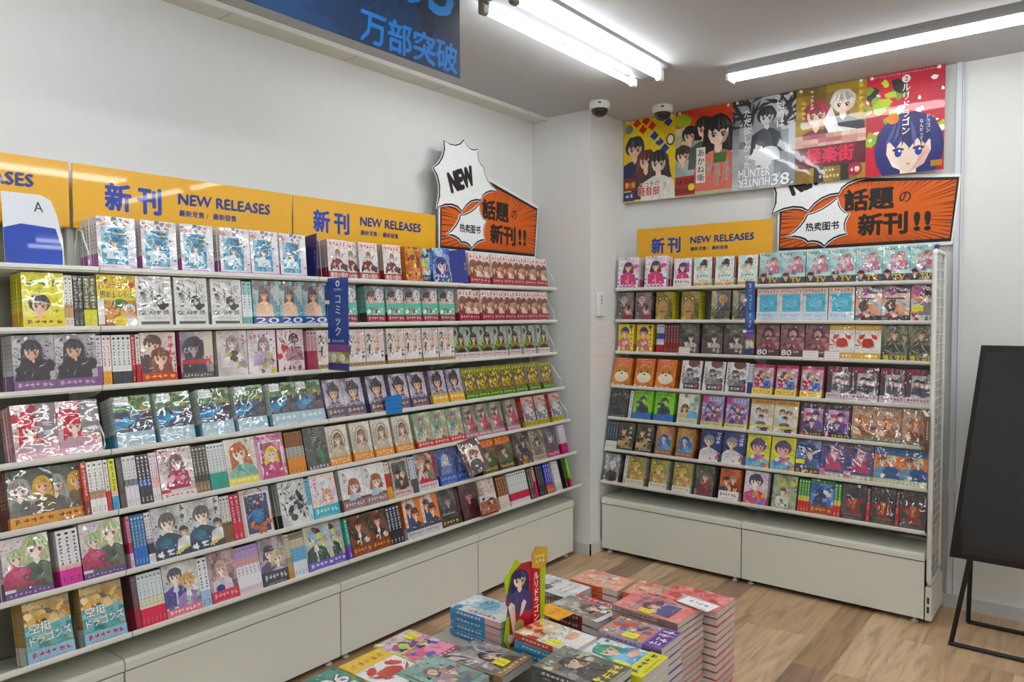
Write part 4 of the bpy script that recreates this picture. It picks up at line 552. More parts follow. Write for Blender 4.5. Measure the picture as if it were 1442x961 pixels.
dz('n8', 'glossy black comic with red figure', 'b', ['2a2222', '8a2428'], None, [(N, ['242022', '181618', '3a3434', '4a4644']), (E_, .5, .74, .34, .16, '8a3028', .15, 14, .25), (P, .52, .86, .14, '2a1c1c', SK4, '7a2c24', 0), (B, 5, ['c86a40', 'a8402c', '6a5a50'], .2, .5, .8, .85, .05, .1), (K, .5, .24, .84, .1, 10, '8a7c78'), (K, .45, .1, .7, .07, 12, 'a08c80')])
# ---- table
dz('q1', 'white comic with sky-blue sketched animal', 't', ['2f86b8', 'd8a8a0'], None, [(N, ['dfe8ec', 'eef2f4', 'c8dce4']), (RC, .3, .42, 1.0, 1.15, 'bfdde8'), (E_, .62, .78, .3, .26, '8cc6dc', .3, 14, .15), (ST, 14, ['3f7c98'], .3, .5, .95, 1.1, .4, .016), (E_, .12, 1.3, .14, .1, '3a8ccc'), (K, .12, .6, .14, .8, 6, 'd8604c', {'vert': True})])
dz('q2', 'red and white comic with yellow sticker', 't', ['c85a50', 'd8d0cc'], None, [(N, ['e4ded8', 'd8d4d0', 'efece8']), (RC, 0, .85, 1, 1.45, 'e0c8a8'), (B, 16, ['d04a34', 'e87858', 'f0d890', 'b83424', 'f4e8d0'], .05, .85, .95, 1.4, .06, .14), (ST, 16, ['8a8480'], .1, .3, .9, .85, .4, .012), (E_, .7, .42, .2, .12, 'e8b898'), (RC, .05, .35, .3, .68, 'f0ea28'), (K, .17, .52, .06, .28, 6, '9a8c20', {'vert': True})])
dz('q3', 'grey-brown comic with orange notice card', 'b', ['7a2028', 'd8ccc4'], None, [(N, ['8a847c', '6e6862', 'a49e94', 'd0ccc6']), (RC, .82, .1, 1, 1.35, 'c84858'), (P, .5, .62, .16, '3a3440', SK, '5a5460', 1), (B, 12, ['d8cfae', '4a4448', 'b8a078', 'e8e4de', 'a85a60'], .1, .1, .9, .9, .05, .11), (RC, 0, 0, .7, .14, 'e4e0da'), (K, .9, .7, .12, 1.0, 6, 'f0e4e0', {'vert': True})])
dz('q4', 'comic under a white printed notice sheet', 'b', ['6a665f', '4a4844'], None, [(N, ['e8e8e8', 'f2f2f2', 'dcdcdc']), (K, .62, .95, .5, .22, 4, '3a3a3c'), (RC, .1, .75, .4, 1.2, '5a5a5c'), (K, .5, .5, .8, .1, 14, '6a6a6c'), (K, .5, .3, .8, .1, 10, '2c2c2e')])
dz('q5', 'salmon-orange comic', 'b', ['e88068', 'e4dcd4'], None, [(N, ['f0a892', 'f6bca6', 'e89880', 'f8ccb4']), (K, .2, .72, .14, 1.2, 6, 'f8dccc', {'vert': True}), (B, 8, ['f8dcc8', 'e08a74', 'b8c0b8'], .35, .1, .95, 1.3, .06, .14)])
dz('q6', 'salmon-pink magazine-size comic with crowded picture', 'm', ['b09894', '8a7472'], None, [(N, ['ec9a94', 'e48884', 'f2b0a8']), (N, ['8a7c90', 'a88898', '6a6480', 'c8a0a0', 'b87868'], 9, 9, .1, .25, .78, 1.15), (B, 18, ['4a4468', 'd8a080', '7a90b8', 'c8586c', 'e8d0c0'], .12, .28, .76, 1.12, .05, .1), (P, .4, .8, .12, '6a3c54', SK, '5a5a8c', 0), (K, .9, .7, .12, 1.1, 6, '5a3034', {'vert': True}), (RC, .05, .62, .22, .92, 'f0ea28'), (K, .135, .77, .05, .26, 6, '9a8c20', {'vert': True})])
dz('q7', 'comic with purple lettered band and yellow sticker', 't', ['b0a8b8', '6a5a90'], None, [(N, ['c8a090', 'a87868', 'd8c0b4', '8a98b8']), (P, .5, .95, .15, '5a84b8', SK, 'd8907c', 1), (B, 14, ['c8604c', '5a7cb0', 'e8d8c4', '4a3c48', 'd89a70'], .05, .5, .95, 1.4, .05, .12), (RC, 0, .0, 1, .42, '8a6cb8'), (K, .5, .2, .9, .34, 4, 'f0ecf4', '5a3c8c'), (RC, .05, .62, .32, .95, 'f0ea28'), (K, .18, .78, .08, .28, 6, '9a8c20', {'vert': True})])
dz('q8', 'white comic with green-haired girl and yellow band', 'b', ['d8d8d4', 'e0dc40'], (.26, 'dcd83c', '2c2c28', 5), [(N, ['e8e8e6', 'f2f2f0', 'dcdcda']), (P, .55, 1.05, .2, '3a9a78', SK, '78b0dc', 1.8), (B, 5, ['6aa8dc', '98c8e8', '3a8c6c'], .2, .45, .9, .75, .08, .15), (E_, .75, .6, .18, .1, 'f0c4ac'), (RC, .04, .42, .34, .76, 'f0ea28'), (K, .19, .58, .1, .28, 6, '9a8c20', {'vert': True})])
dz('q9', 'dark comic with striding figure and yellow lettering', 'b', ['3c4044', 'c8c8c4'], None, [(N, ['4c544c', '343a38', '6c7468', '8a8c80']), (K, .2, 1.28, .3, .2, 3, 'd8dcd8'), (P, .5, .95, .15, '3a2c28', SK, '2c3438', 1), (B, 14, ['6a8a8c', 'c8b8a0', '2a2c2c', '8a6a58', 'a8b090'], .05, .3, .95, 1.2, .05, .13), (K, .55, .2, .8, .26, 4, 'ecdc30', '3c3c20')])
dz('q10', 'grey comic with sword figure and yellow sticker', 'b', ['b8b0a8', '6a5c4c'], (.14, '8a7450', 'e8dcc0', 7), [(N, ['8a8684', 'a8a4a0', '6a6664', 'c8c4c0']), (K, .2, .9, .2, 1.0, 4, 'e4e0dc', {'vert': True}), (P, .55, .75, .15, '2a2224', SK, '4a4044', 1.2), (ST, 10, ['d0ccc8', '4a4648'], .2, .3, 1, 1.3, .7, .03), (RC, .35, .25, .62, .52, 'f0ea28'), (K, .48, .38, .08, .24, 5, '9a8c20', {'vert': True})])
dz('q11', 'grey-teal comic with small figures', 'b', ['6a9088', '8aa8a0'], None, [(N, ['88aaa2', '9cbab2', '78988f']), (RC, .04, .1, .1, 1.3, '547870'), (K, .07, .6, .04, .8, 8, '2a3a38', {'vert': True}), (P, .45, .95, .12, '7a6a78', SK, 'b09ca8', 0), (P, .68, .7, .12, 'c08a70', SK, '6a8478', 0), (B, 9, ['d8b8a0', '5a5a68', 'a87878', '48605c'], .25, .25, .95, 1.15, .05, .1)])
dz('q12', 'colourful pink comic with yellow sticker', 'b', ['d8d060', '8a3060'], None, [(N, ['d8b8c4', 'c8d090', 'e8d8dc', 'b0a0cc']), (P, .35, .95, .14, '6a3440', SK, 'd87890', 1), (P, .68, .78, .14, '4a4480', SK, 'e8a0b8', 1), (B, 16, ['c8508c', '7a6ac0', 'a8c868', 'e8e0a8', '5a78c8', 'e89ab0'], .05, .15, .95, 1.35, .05, .12), (RC, .0, 0, 1, .12, 'b03060'), (K, .5, .06, .8, .09, 7, 'f4e4ec'), (RC, .62, 1.0, .9, 1.3, 'f0ea28'), (K, .76, 1.15, .08, .26, 6, '9a8c20', {'vert': True})])
dz('q13', 'yellow and white comic with red crab', 'b', ['e8c850', '3a3c30'], None, [(N, ['ece8e4', 'f4f2f0']), (RC, 0, .98, 1, 1.45, 'e8c458'), (K, .5, 1.2, .8, .2, 5, 'd06a40'), (E_, .5, .55, .24, .18, 'c43c34', 0, 14, .15), (E_, .25, .78, .17, .09, 'c84038', .8), (E_, .76, .76, .17, .09, 'c84038', -.8), (ST, 9, ['b83830'], .2, .25, .8, .45, .4, .035)])
dz('q14', 'teal comic with 706 lettering and yellow sticker', 'b', ['3a7868', '2a5a50'], None, [(N, ['4a8878', '3a7466', '5c9a8a']), (T, '706', .5, 1.0, .8, .36, 'f0ece8', '3a2c30', {'bold': .03}), (RC, .4, .45, .9, .75, 'f0ea28'), (B, 8, ['d8c0a8', '2a3c38', 'a86a60'], .1, .05, .9, .5, .06, .12)])
dz('q15', 'red comic with white lower edges', 'b', ['d07a7c', 'e4dcd4'], None, [(N, ['f09490', 'e88080', 'f4aaa2']), (RC, 0, .9, .5, 1.2, 'd0c4cc'), (K, .3, 1.05, .3, .2, 2, 'b86a80'), (B, 6, ['f6b8ac', 'dc6c70'], .3, .1, 1, 1.4, .08, .15)])
dz('z1', 'brown photo-covered comic tilted out of the row', 'b', ['6a5a50', '4a3c38'], None, [(N, ['5a3430', '6a4038', '44302c']), (RC, .2, .35, .85, 1.1, 'e8e2d8'), (P, .5, .8, .14, '2a2224', SK3, '2c2a2c', 1), (B, 6, ['b03c34', 'd8c8b8', '8a4c40'], .1, .1, .9, 1.35, .06, .12)])
dz('z2', 'white-framed photo book with red lettering', 'b', ['e4dcd8', 'b8443c'], None, [(RC, 0, 0, 1, 1.45, 'e4e0dc'), (N, ['a86850', 'c88a6c', '7a4438', 'b89078'], 9, 9, 0, 0, 1, 1.05), (P, .68, .95, .15, '4a3430', SK, 'a86a54', 2), (E_, .2, 1.2, .1, .1, '2c3a60'), (K, .5, 1.22, .36, .12, 5, '8a98b8'), (K, .3, .4, .4, .4, 2, 'f0dcd4'), (RC, 0, 0, 1, .14, '7a2c28')])
# ---- spine-out books: bands of colour from top to foot, mark colour
SP = {}
def sp(key, desc, bands, mark): SP[key] = dict(desc=desc, bands=bands, mark=mark)
sp('sTan', 'white spine with tan middle', [('e8e4dc', .55), ('c8a078', .25), ('e4dcd0', .2)], '5a5048')
sp('sBlk', 'black spine', [('2a2626', .7), ('4a4440', .3)], 'c8c0b8')
sp('sYB', 'olive spine with yellow foot', [('5c5838', .65), ('e0d838', .35)], 'd8d0a0')
sp('sTeal', 'white-teal spine', [('a8ccc8', .3), ('e0e8e6', .5), ('88b8b4', .2)], '4a6a68')
sp('sWpur', 'white and purple spine', [('dcd8de', .6), ('8a5a90', .4)], '6a5a70')
sp('sWY', 'white spine with yellow-orange foot', [('ece8e4', .7), ('e4a82c', .3)], 'c8403c')
sp('sWK', 'white spine with black lettering', [('e8e8e6', .72), ('3a3c40', .28)], '1c1c1e')
sp('sRed', 'red spine', [('c04a40', .7), ('8a2c2c', .3)], 'f0d8cc')
sp('sWR', 'white and red spine', [('e4dcd8', .6), ('c83438', .4)], '6a2c2c')
sp('sPinkW', 'pink and white spine', [('e0b8bc', .5), ('b86070', .5)], '5a3038')
sp('sWtan', 'white spine with small brown figure', [('e8e4e0', .55), ('b89078', .15), ('e8e4e0', .3)], '6a605c')
sp('sYC', 'yellow spine with cyan foot', [('d8d83c', .6), ('e0c8a8', .12), ('30a0d0', .28)], '5a5a30')
sp('sDkB', 'dark brown book side', [('3c3630', .7), ('5a4a44', .3)], '6a6058')
sp('sWG', 'grey-white spine with dark label', [('d8d4d6', .45), ('6a686c', .12), ('dcdade', .43)], '8a868a')
sp('sKB', 'black spine with blue middle', [('26242a', .5), ('3a5a9c', .14), ('2a262a', .36)], 'e0dcd8')
sp('sPk', 'pale pink spine', [('e4d4d8', .5), ('e8c0b8', .2), ('e0d8d8', .3)], 'b87a88')
sp('sDkBr', 'dark grey-brown spine', [('4a4440', .55), ('38362f', .2), ('8a7050', .25)], 'd8ccb8')
sp('sWT', 'white spine with teal foot', [('dce0de', .62), ('3a9c8c', .38)], '5a6462')
sp('sBrG', 'brown, grey and orange spine', [('8a5a38', .35), ('a8a8a0', .25), ('d89048', .4)], '4a3424')
sp('sWM', 'white spine with magenta foot', [('e4e2e2', .62), ('e0b8b0', .08), ('d82c98', .3)], '1e1c1e')
sp('sPm', 'pink and red patterned spine', [('d08a98', .5), ('b84a60', .2), ('d8b8c8', .3)], '6a2c3c')
sp('sBlue', 'bright blue spine', [('2c6cb8', .35), ('3c78b0', .2), ('2c6cc0', .45)], 'c8d070')
sp('sWBk', 'white spine with black foot pattern', [('dcd8d8', .5), ('b8a8c0', .1), ('2a282c', .2), ('d8d8d8', .2)], '3a3438')
sp('sWBr', 'white spine with brown foot', [('d8d4cc', .55), ('7a5c3c', .45)], '3c342c')
sp('sRedP', 'red-pink spine', [('b8384c', .6), ('d0505c', .4)], 'f0c0c4')
sp('sTeal1', 'light blue spine', [('7ab4cc', .6), ('c8d8e0', .4)], '3a5a70')
sp('sRW', 'red and white spine with orange foot', [('e0d8d4', .3), ('c8503c', .35), ('e0a030', .35)], '6a2c20')
sp('sWB', 'white and blue-grey spine', [('c8ccdc', .6), ('4a4c54', .4)], '3a4880')
sp('sDkPk', 'dark pink book side', [('5a4048', .6), ('a03c50', .4)], '8a6870')
sp('sPast', 'pastel spine with pink-red foot', [('d8e0e0', .45), ('e0dcc0', .2), ('e05068', .35)], '7a8a90')
sp('sBW', 'white spine with pale blue foot', [('e8e8ec', .65), ('a8c0d8', .35)], '3a3c48')
sp('sWPur', 'white spine with lilac top', [('b8a0cc', .25), ('d8a8a0', .15), ('e8e4ea', .45), ('e0ccd4', .15)], '8a7a9a')
sp('sBeige', 'beige spine', [('c8c4ac', .5), ('a89c7c', .25), ('d09858', .25)], '5a5440')
sp('sPBlue', 'pastel blue and cream spine', [('8a8468', .15), ('d0c4a0', .2), ('80b4d8', .3), ('d8dce0', .35)], '4a7098')
sp('sTePur', 'teal spine with purple foot', [('2f9c84', .65), ('7a5cb0', .35)], 'd8f0e8')
sp('sDkW', 'dark blue-black spine with white lettering', [('34364a', .55), ('222228', .45)], 'e8e8ec')
sp('sDkRed', 'dark red book side', [('48202a', .7), ('2c161c', .3)], '7a4048')
sp('sBrW', 'brown spine with pale foot', [('7a4c34', .6), ('d8d0c8', .4)], 'd8b890')
sp('sWTe', 'white spine with teal and red marks', [('dfe4e2', .62), ('c84a60', .22), ('e4e0e0', .16)], '2c5c58')
sp('sDk', 'dark grey spine', [('3a3a3c', .6), ('5a4a48', .4)], 'c8c4c0')
sp('sPk2', 'pink spine', [('e0b090', .45), ('e05a80', .55)], '6a3038')
sp('sBk', 'plain black spine', [('232426', 1)], '8a8c8c')
sp('sBP', 'blue and purple spine with orange foot', [('3c50c0', .4), ('6a58b8', .3), ('d05a2c', .3)], 'e8e4f4')
sp('sWh', 'plain white spine', [('e6e6e4', .7), ('d0d0ce', .3)], '4a4a4c')
sp('sGr', 'bright green spine with pink foot', [('7cc038', .7), ('d04a70', .3)], 'e8f0d8')
sp('sBWh', 'blue-white striped spine', [('c8d0e0', .3), ('4a5c98', .2), ('d8dce4', .2), ('b83c44', .3)], '3a4c80')
sp('sDR', 'dark red spine', [('5a2c34', .6), ('8a3430', .4)], 'c89a98')
sp('sOr', 'brown-orange spine', [('b08440', .5), ('8a5a34', .5)], '4a3020')
sp('sYK', 'yellow and black spine', [('d8cc38', .6), ('2c2c2a', .4)], '3a3820')
sp('sBWs', 'white and navy spine', [('c8ccd8', .6), ('3a4474', .4)], '3a3c4c')
sp('sDkWb', 'dark blue-grey spine with white foot', [('34404c', .7), ('dcdcd8', .3)], '98a8b0')
sp('sGR', 'green spine with yellow and red foot', [('2f8a3c', .5), ('c8b840', .15), ('cc3430', .35)], 'e8e4c8')
sp('sWPk', 'white spine with pink foot', [('e0d8dc', .62), ('b84a78', .38)], '6a4a58')
sp('sRed2', 'dark red spine with black top', [('3a2424', .45), ('b02c30', .55)], 'd8a090')
# ---- comic builder
PAGE = lin('d8d2c2'); _bm = {}
def book_meshes(key, side):
    """cover (wraps front, spine, back, with its print), page block, paper band; front faces -y, spine at x=0 ('l') or x=w ('r')"""
    if (key, side) in _bm: return _bm[key, side]
    d = D[key]; w_, h, t = d['size']; A = 1.45; a = Art(A, sum(map(ord, key))*7+3); 
    pal = [c for o in d['ops'] for c in (o[1] if o[0] == 'noise' else o[2] if o[0] == 'blobs' else []) if isinstance(c, str)] or ['888888']
    vary = [tuple(np.clip(np.array(lin(c))*k+z, 0, 1)[:3])+(1,) for c in pal for k, z in ((.55, 0), (1.35, .05))]
    cut = max([i for i, o in enumerate(d['ops']) if o[0] == 'noise'] or [0])+1; OPS(a, d['ops'][:cut])
    a.strokes(26, vary, .03, .3, .97, 1.42, .26, .012); a.blobs(26, vary, .03, .3, .97, 1.42, .012, .045)
    c3 = max([i+1 for i, o in enumerate(d['ops']) if o[0] in ('person', 'blobs')]+[cut]); OPS(a, d['ops'][cut:c3])
    a.strokes(16, vary, .03, .3, .97, 1.42, .2, .009); a.blobs(14, vary, .03, .3, .97, 1.42, .008, .025); OPS(a, d['ops'][c3:])
    c1, c2 = lin(d['spine'][0]), lin(d['spine'][1]); th = .0007
    mb = MB(); mb.box(0, 0, 0, w_, th, h, c1); mb.box(0, t-th, 0, w_, t, h, c1)
    xs = 0 if side == 'l' else w_-th
    mb.box(xs, th, h*.3, xs+th, t-th, h, c1); mb.box(xs, th, 0, xs+th, t-th, h*.3, c2)
    a.emit(mb, lambda x, y, l: (x*w_, -l-.0001, y/A*h))
    # marks along the spine
    s = Art(h/t, 5+len(key)); s.kana(.5, h/t*.62, .55, h/t*.5, 7, '40383a' if sum(c1[:3]) > .9 else 'e8e0dc', None, True)
    s.emit(mb, (lambda x, y, l: (-l-.0001, t*(1-x), y*t)) if side == 'l' else (lambda x, y, l: (w_+l+.0001, t*x, y*t)))
    cov = mb.mesh('cover', M['print'], colours=True)
    mb = MB(); i = .0010; mb.box(i if side == 'r' else th, th, i, w_-i if side == 'l' else w_-th, t-th, h-i, PAGE); pg = mb.mesh('page_block', M['wrapedge' if key[0] == 'q' else 'pages'])
    bd = None
    if d['band']:
        bh, bc, mc, mk = d['band']; H = bh*h; e = .0028; c = lin(bc); mb = MB()
        mb.box(-.0003, -e, .0002, w_+.0003, -e+.0004, H, c); mb.box((-.0007 if side == 'l' else w_+.0003), -e, .0002, (-.0003 if side == 'l' else w_+.0007), t, H, c)
        b = Art(H/w_, 11+len(key)); Ab = H/w_
        if isinstance(mk, str): b.text(mk, .5, Ab*.55, .86, Ab*.6, mc, None, {}.get('x', False), .02)
        else: b.kana(.5, Ab*.62, .88, Ab*.46, mk, mc); b.kana(.5, Ab*.2, .7, Ab*.2, mk*2, mc)
        b.emit(mb, lambda x, y, l: (x*w_, -e-l-.0001, y*w_)); bd = mb.mesh('paper_band', M['print'], colours=True)
    _bm[key, side] = (cov, pg, bd); return _bm[key, side]
_sm = {}; _smb = {}
def spine_mesh(key):
    if key in _sm: return _sm[key]
    d = SP[key]; t, dep, h = .014, .112, .176; mb = MB(); z = h; r_ = random.Random(len(key)*31+ord(key[-1])); Ah = h/t
    a = Art(Ah, ord(key[-1])+len(key)*5); th = .0007
    for c, f in d['bands']:
        z0 = z-f*h; mb.box(0, 0, z0, t, th, z, lin(c)); mb.box(0, th, z0, th, dep, z, lin(c)); mb.box(t-th, th, z0, t, dep, z, lin(c)); z = z0
    a.kana(.5, Ah*.63, .62, Ah*.5, 8, d['mark'], None, True); a.kana(.5, Ah*.12, .5, Ah*.1, 2, d['mark'], None, True)
    a.ell(.5, Ah*.93, .3, .3, d['mark'], 0, 10)
    a.emit(mb, lambda x, y, l: (x*t, -l-.0001, y*t)); _smb[key] = mb; cov = mb.mesh('cover', M['spineprint'], colours=True)
    mb = MB(); mb.box(th, th, .0016, t-th, dep-.0016, h-.0016); _sm[key] = (cov, mb.mesh('page_block', M['pages'])); return _sm[key]
REST = []          # comics seen only as slivers behind or among others: joined into one object
def put_book(key, side, M4, label, group, name='comic_book'):
    e = empty(name); e.matrix_world = M4; tag(e, label, 'book', group)
    c, p, b = book_meshes(key, side); obj('cover', c, e); obj('page_block', p, e)
    if b: obj('paper_band', b, e)
    return e
_pl = {}
def rest_book(key, side, M4):
    if (key, side) not in _pl:
        d = D[key]; w_, h, t = d['size']; mb = MB(); th = .0007; c1, c2 = lin(d['spine'][0]), lin(d['spine'][1]); xs = 0 if side == 'l' else w_-th
        fc = lin(d['ops'][0][1][0]) if d['ops'][0][0] == 'noise' else c1
        mb.box(0, 0, 0, w_, th, h, fc); mb.box(0, t-th, 0, w_, t, h, c1); mb.box(xs, th, h*.3, xs+th, t-th, h, c1); mb.box(xs, th, 0, xs+th, t-th, h*.3, c2)
        i = .0016; mb.box(i, th, i, w_-i, t-th, h-i, lin('a9a7a1') if key[0] == 'q' else PAGE)
        s = Art(h/t, 5+len(key)); s.kana(.5, h/t*.62, .55, h/t*.5, 7, '40383a' if sum(c1[:3]) > .9 else 'e8e0dc', None, True)
        s.emit(mb, (lambda x, y, l: (-l-.0001, t*(1-x), y*t)) if side == 'l' else (lambda x, y, l: (w_+l+.0001, t*x, y*t)))
        _pl[key, side] = mb
    REST.append((_pl[key, side], M4))
def put_spine(key, M4, sx, label, group, small):
    M4 = M4 @ Matrix.Diagonal((sx, 1, 1, 1))
    if small:
        spine_mesh(key); REST.append((_smb[key], M4)); return
    e = empty('comic_paperback'); e.matrix_world = M4; tag(e, label, 'book', group)
    c, p = spine_mesh(key); obj('cover', c, e); obj('page_block', p, e); return e
def join_rest():
    V, Fc, Cc = [], [], []
    for mb, M4 in REST:
        n = len(V); A4 = np.array(M4); v = np.c_[np.array(mb.v), np.ones(len(mb.v))] @ A4.T; V += [tuple(p[:3]) for p in v]; Fc += [tuple(n+i for i in f) for f in mb.f]; Cc += mb.c
    q = MB(); q.v, q.f, q.c = V, Fc, Cc; o = part('comic_copies', q, M['spineprint'], None, False, True); o['kind'] = 'stuff'; o['label'] = 'further copies of comics packed behind and between the others'; o['category'] = 'books'
# ---- what stands where: place along the rack in metres, design, (number, thickness) for spine-out runs
ROWS_L = [
 '1.113:a1 1.261:a1 1.405:a1 1.561:a1 1.693:a1 1.828:a1 2.071:a2 2.157:a2 2.247:a2 2.394:a2 2.537:a3 2.62:a4 2.726:a5 3.004:a6 3.098:a6 3.195:a6 3.29:a6 3.388:a6 3.49:a6 3.603:a6',
 '0.884:b0 1.007:sTan*2*0.013 1.035:sBlk*2*0.0144 1.066:sYB*2*0.0203 1.109:b1 1.239:b2 1.378:b2 1.52:b2 1.652:sTeal*2*0.021 1.699:b3 1.824:b3 1.937:b3 2.117:b4 2.285:b4 2.412:b4 2.528:b4 2.649:b4 2.772:b4 2.919:a6 3.009:a6 3.104:a6 3.208:a6 3.303:a6 3.408:a6 3.518:a6 3.617:a6',
 '0.855:c0 0.976:c0 1.079:sWpur*2*0.0205 1.122:sWY*2*0.0141 1.153:sWK*4*0.0162 1.219:sRed*1*0.0127 1.234:sWR*1*0.0153 1.251:c1 1.396:c2 1.543:c3 1.674:c4 1.811:c5 1.958:sPinkW*3*0.0166 2.01:c6 2.165:c6 2.281:c6 2.412:c6 2.528:c6 2.649:c6 2.767:c6 2.885:c7 2.981:c7 3.092:c7 3.214:c7 3.342:c7 3.483:c7 3.625:c7',
 '0.837:d0 0.963:d0 1.14:d1 1.287:d1 1.446:d1 1.593:d1 1.746:d1 1.875:d1 2.016:d2 2.119:d2 2.258:d2 2.397:d2 2.521:d2 2.663:d3 2.787:d3 2.912:d4 3.009:d4 3.109:d4 3.22:d4 3.336:d4 3.464:d4 3.605:d4',
 '0.804:e0 0.911:e0 1.017:sRed*1*0.0151 1.034:sWtan*3*0.0168 1.086:sWR*1*0.0136 1.102:sYC*1*0.021 1.127:sDkB*1*0.0186 1.147:sWG*3*0.0149 1.194:sKB*3*0.0138 1.237:sPk*2*0.0138 1.267:e1 1.393:sDkBr*4*0.0138 1.451:sWT*5*0.0137 1.521:e2 1.65:e3 1.788:sBrG*4*0.021 1.877:e4 1.992:e5 2.122:e5 2.244:e5 2.373:e5 2.51:e6 2.622:e6 2.739:e6 2.856:e7 2.957:e7 3.067:e7 3.202:e7 3.364:e8 3.487:e8 3.637:e8',
 '0.772:f1 0.922:sWM*3*0.021 0.989:f1 1.136:sPm*1*0.0117 1.15:sBlue*4*0.0112 1.197:sWBk*2*0.0109 1.22:f2 1.345:f2 1.475:sWBr*3*0.0126 1.514:sRedP*2*0.0193 1.555:f3 1.724:f4 1.851:sTeal1*1*0.021 1.875:f5 2.027:f6 2.151:f6 2.279:sRW*2*0.0162 2.314:f7 2.434:sWB*2*0.0198 2.475:f8 2.62:f9 2.742:f9 2.938:f10 3.078:f10 3.246:f11 3.384:f12 3.516:f13 3.676:sWPk*3*0.021',
 '0.815:g0 0.973:g0 1.132:sDkPk*1*0.0185 1.152:sPast*6*0.0138 1.237:g1 1.363:sBW*2*0.0189 1.402:g2 1.51:sWPur*6*0.0163 1.61:g3 1.725:sBeige*2*0.012 1.751:sPBlue*4*0.0161 1.818:g4 1.915:g4 2.025:sTePur*1*0.0169 2.044:g5 2.153:g5 2.26:sDkW*4*0.021 2.364:g6 2.478:g6 2.593:g7 2.719:sDkRed*1*0.021 2.751:g8 2.897:g9 3.041:sBrW*4*0.021 3.138:sWTe*8*0.021 3.317:sDk*2*0.021 3.364:sPk2*1*0.021 3.398:sBk*3*0.021 3.474:sBP*3*0.021 3.559:sWh*3*0.021 3.662:sBk*1*0.021 3.707:sGr*1*0.021',
]
ROWS_R = [
 '-2.42:h1 -2.227:h1 -2.03:h2 -1.901:h3 -1.768:h3 -1.631:h3 -1.508:h4 -1.385:h4 -1.252:h4 -1.127:h4 -1:h4 -0.875:h4 -0.748:h4',
 '-2.42:i1 -2.292:i1 -2.149:i2 -1.979:i2 -1.79:i3 -1.661:i3 -1.52:i4 -1.393:i4 -1.267:i4 -1.134:i4 -1:i5 -0.875:i5 -0.742:i5s',
 '-2.415:j1 -2.282:j1 -2.144:sBWh*3*0.0169 -2.091:sDR*5*0.0193 -1.993:j2 -1.847:j2 -1.712:j2 -1.581:sOr*1*0.0186 -1.561:sYK*1*0.021 -1.52:j3 -1.385:j3 -1.252:j3 -1.127:j4 -1:j4 -0.875:j5 -0.752:j5',
 '-2.43:k1 -2.272:k1 -2.126:k1 -1.962:k2 -1.819:k2 -1.681:k2 -1.553:sBWs*2*0.0132 -1.524:k3 -1.394:k3 -1.261:k3 -1.127:k4 -1.004:k4 -0.87:k4 -0.751:k4',
 '-2.429:l1 -2.292:sWh*1*0.021 -2.262:l2 -2.117:l2 -1.963:l3 -1.811:l4 -1.666:l4 -1.523:l5 -1.393:l5 -1.25:l6 -1.127:l6 -0.992:l7 -0.876:l7 -0.76:l7',
 '-2.43:sDkWb*4*0.0199 -2.348:m1 -2.22:m1 -2.086:m2 -1.952:m2 -1.802:m3 -1.666:m3 -1.527:m4 -1.391:m4 -1.259:m5 -1.133:m6 -1.006:m6 -0.876:m7 -0.756:m7',
 '-2.425:n1 -2.279:sWh*1*0.021 -2.255:n2 -2.101:n2 -1.95:n2 -1.813:n3 -1.665:n4 -1.523:n5 -1.368:n6 -1.232:sGR*4*0.0147 -1.171:n7 -1.053:sGR*2*0.0177 -1.015:n8 -0.899:sRed2*1*0.0206 -0.877:n8 -0.766:sRed2*1*0.0165 -0.748:n8',
]
# ------------------------------------------------------------------ comics on the racks
NTH = ['first', 'second', 'third', 'fourth', 'fifth', 'sixth', 'seventh', 'eighth', 'ninth', 'tenth', 'eleventh', 'twelfth']
BN = {'L': ['leftmost bay', 'first yellow-sign bay', 'second yellow-sign bay', 'left orange-sign bay'], 'R': ['far-wall yellow-sign bay', 'far-wall orange-sign bay']}
rb = random.Random(12)
def row_frame(side, i, s, k=0, t=.016, tw=0):
    f = (LF if side == 'L' else RYY)[i]; a = LEAN[i]
    return frame_of(side) @ Matrix.Translation((s, f+.0072, ROWZ[i]-.0032)) @ Matrix.Rotation(-a, 4, 'X') @ Matrix.Translation((0, k*(t+.0012), .0012)) @ Matrix.Rotation(tw, 4, 'Y')
def nicer(desc, nth, tot, row, bay):
    o = '' if tot == 1 else ', %s from left' % (NTH[nth] if nth < 12 else 'number %d' % (nth+1))
    l = '%s%s, %s row, %s' % (desc, o, row, bay)
    while len(l.split()) > 16:
        d2 = desc.rsplit(' and ', 1)[0] if ' and ' in desc else desc.rsplit(' with ', 1)[0] if ' with ' in desc else desc.rsplit(' ', 1)[0]
        desc = d2; l = '%s%s, %s row, %s' % (desc, o, row, bay)
    return l
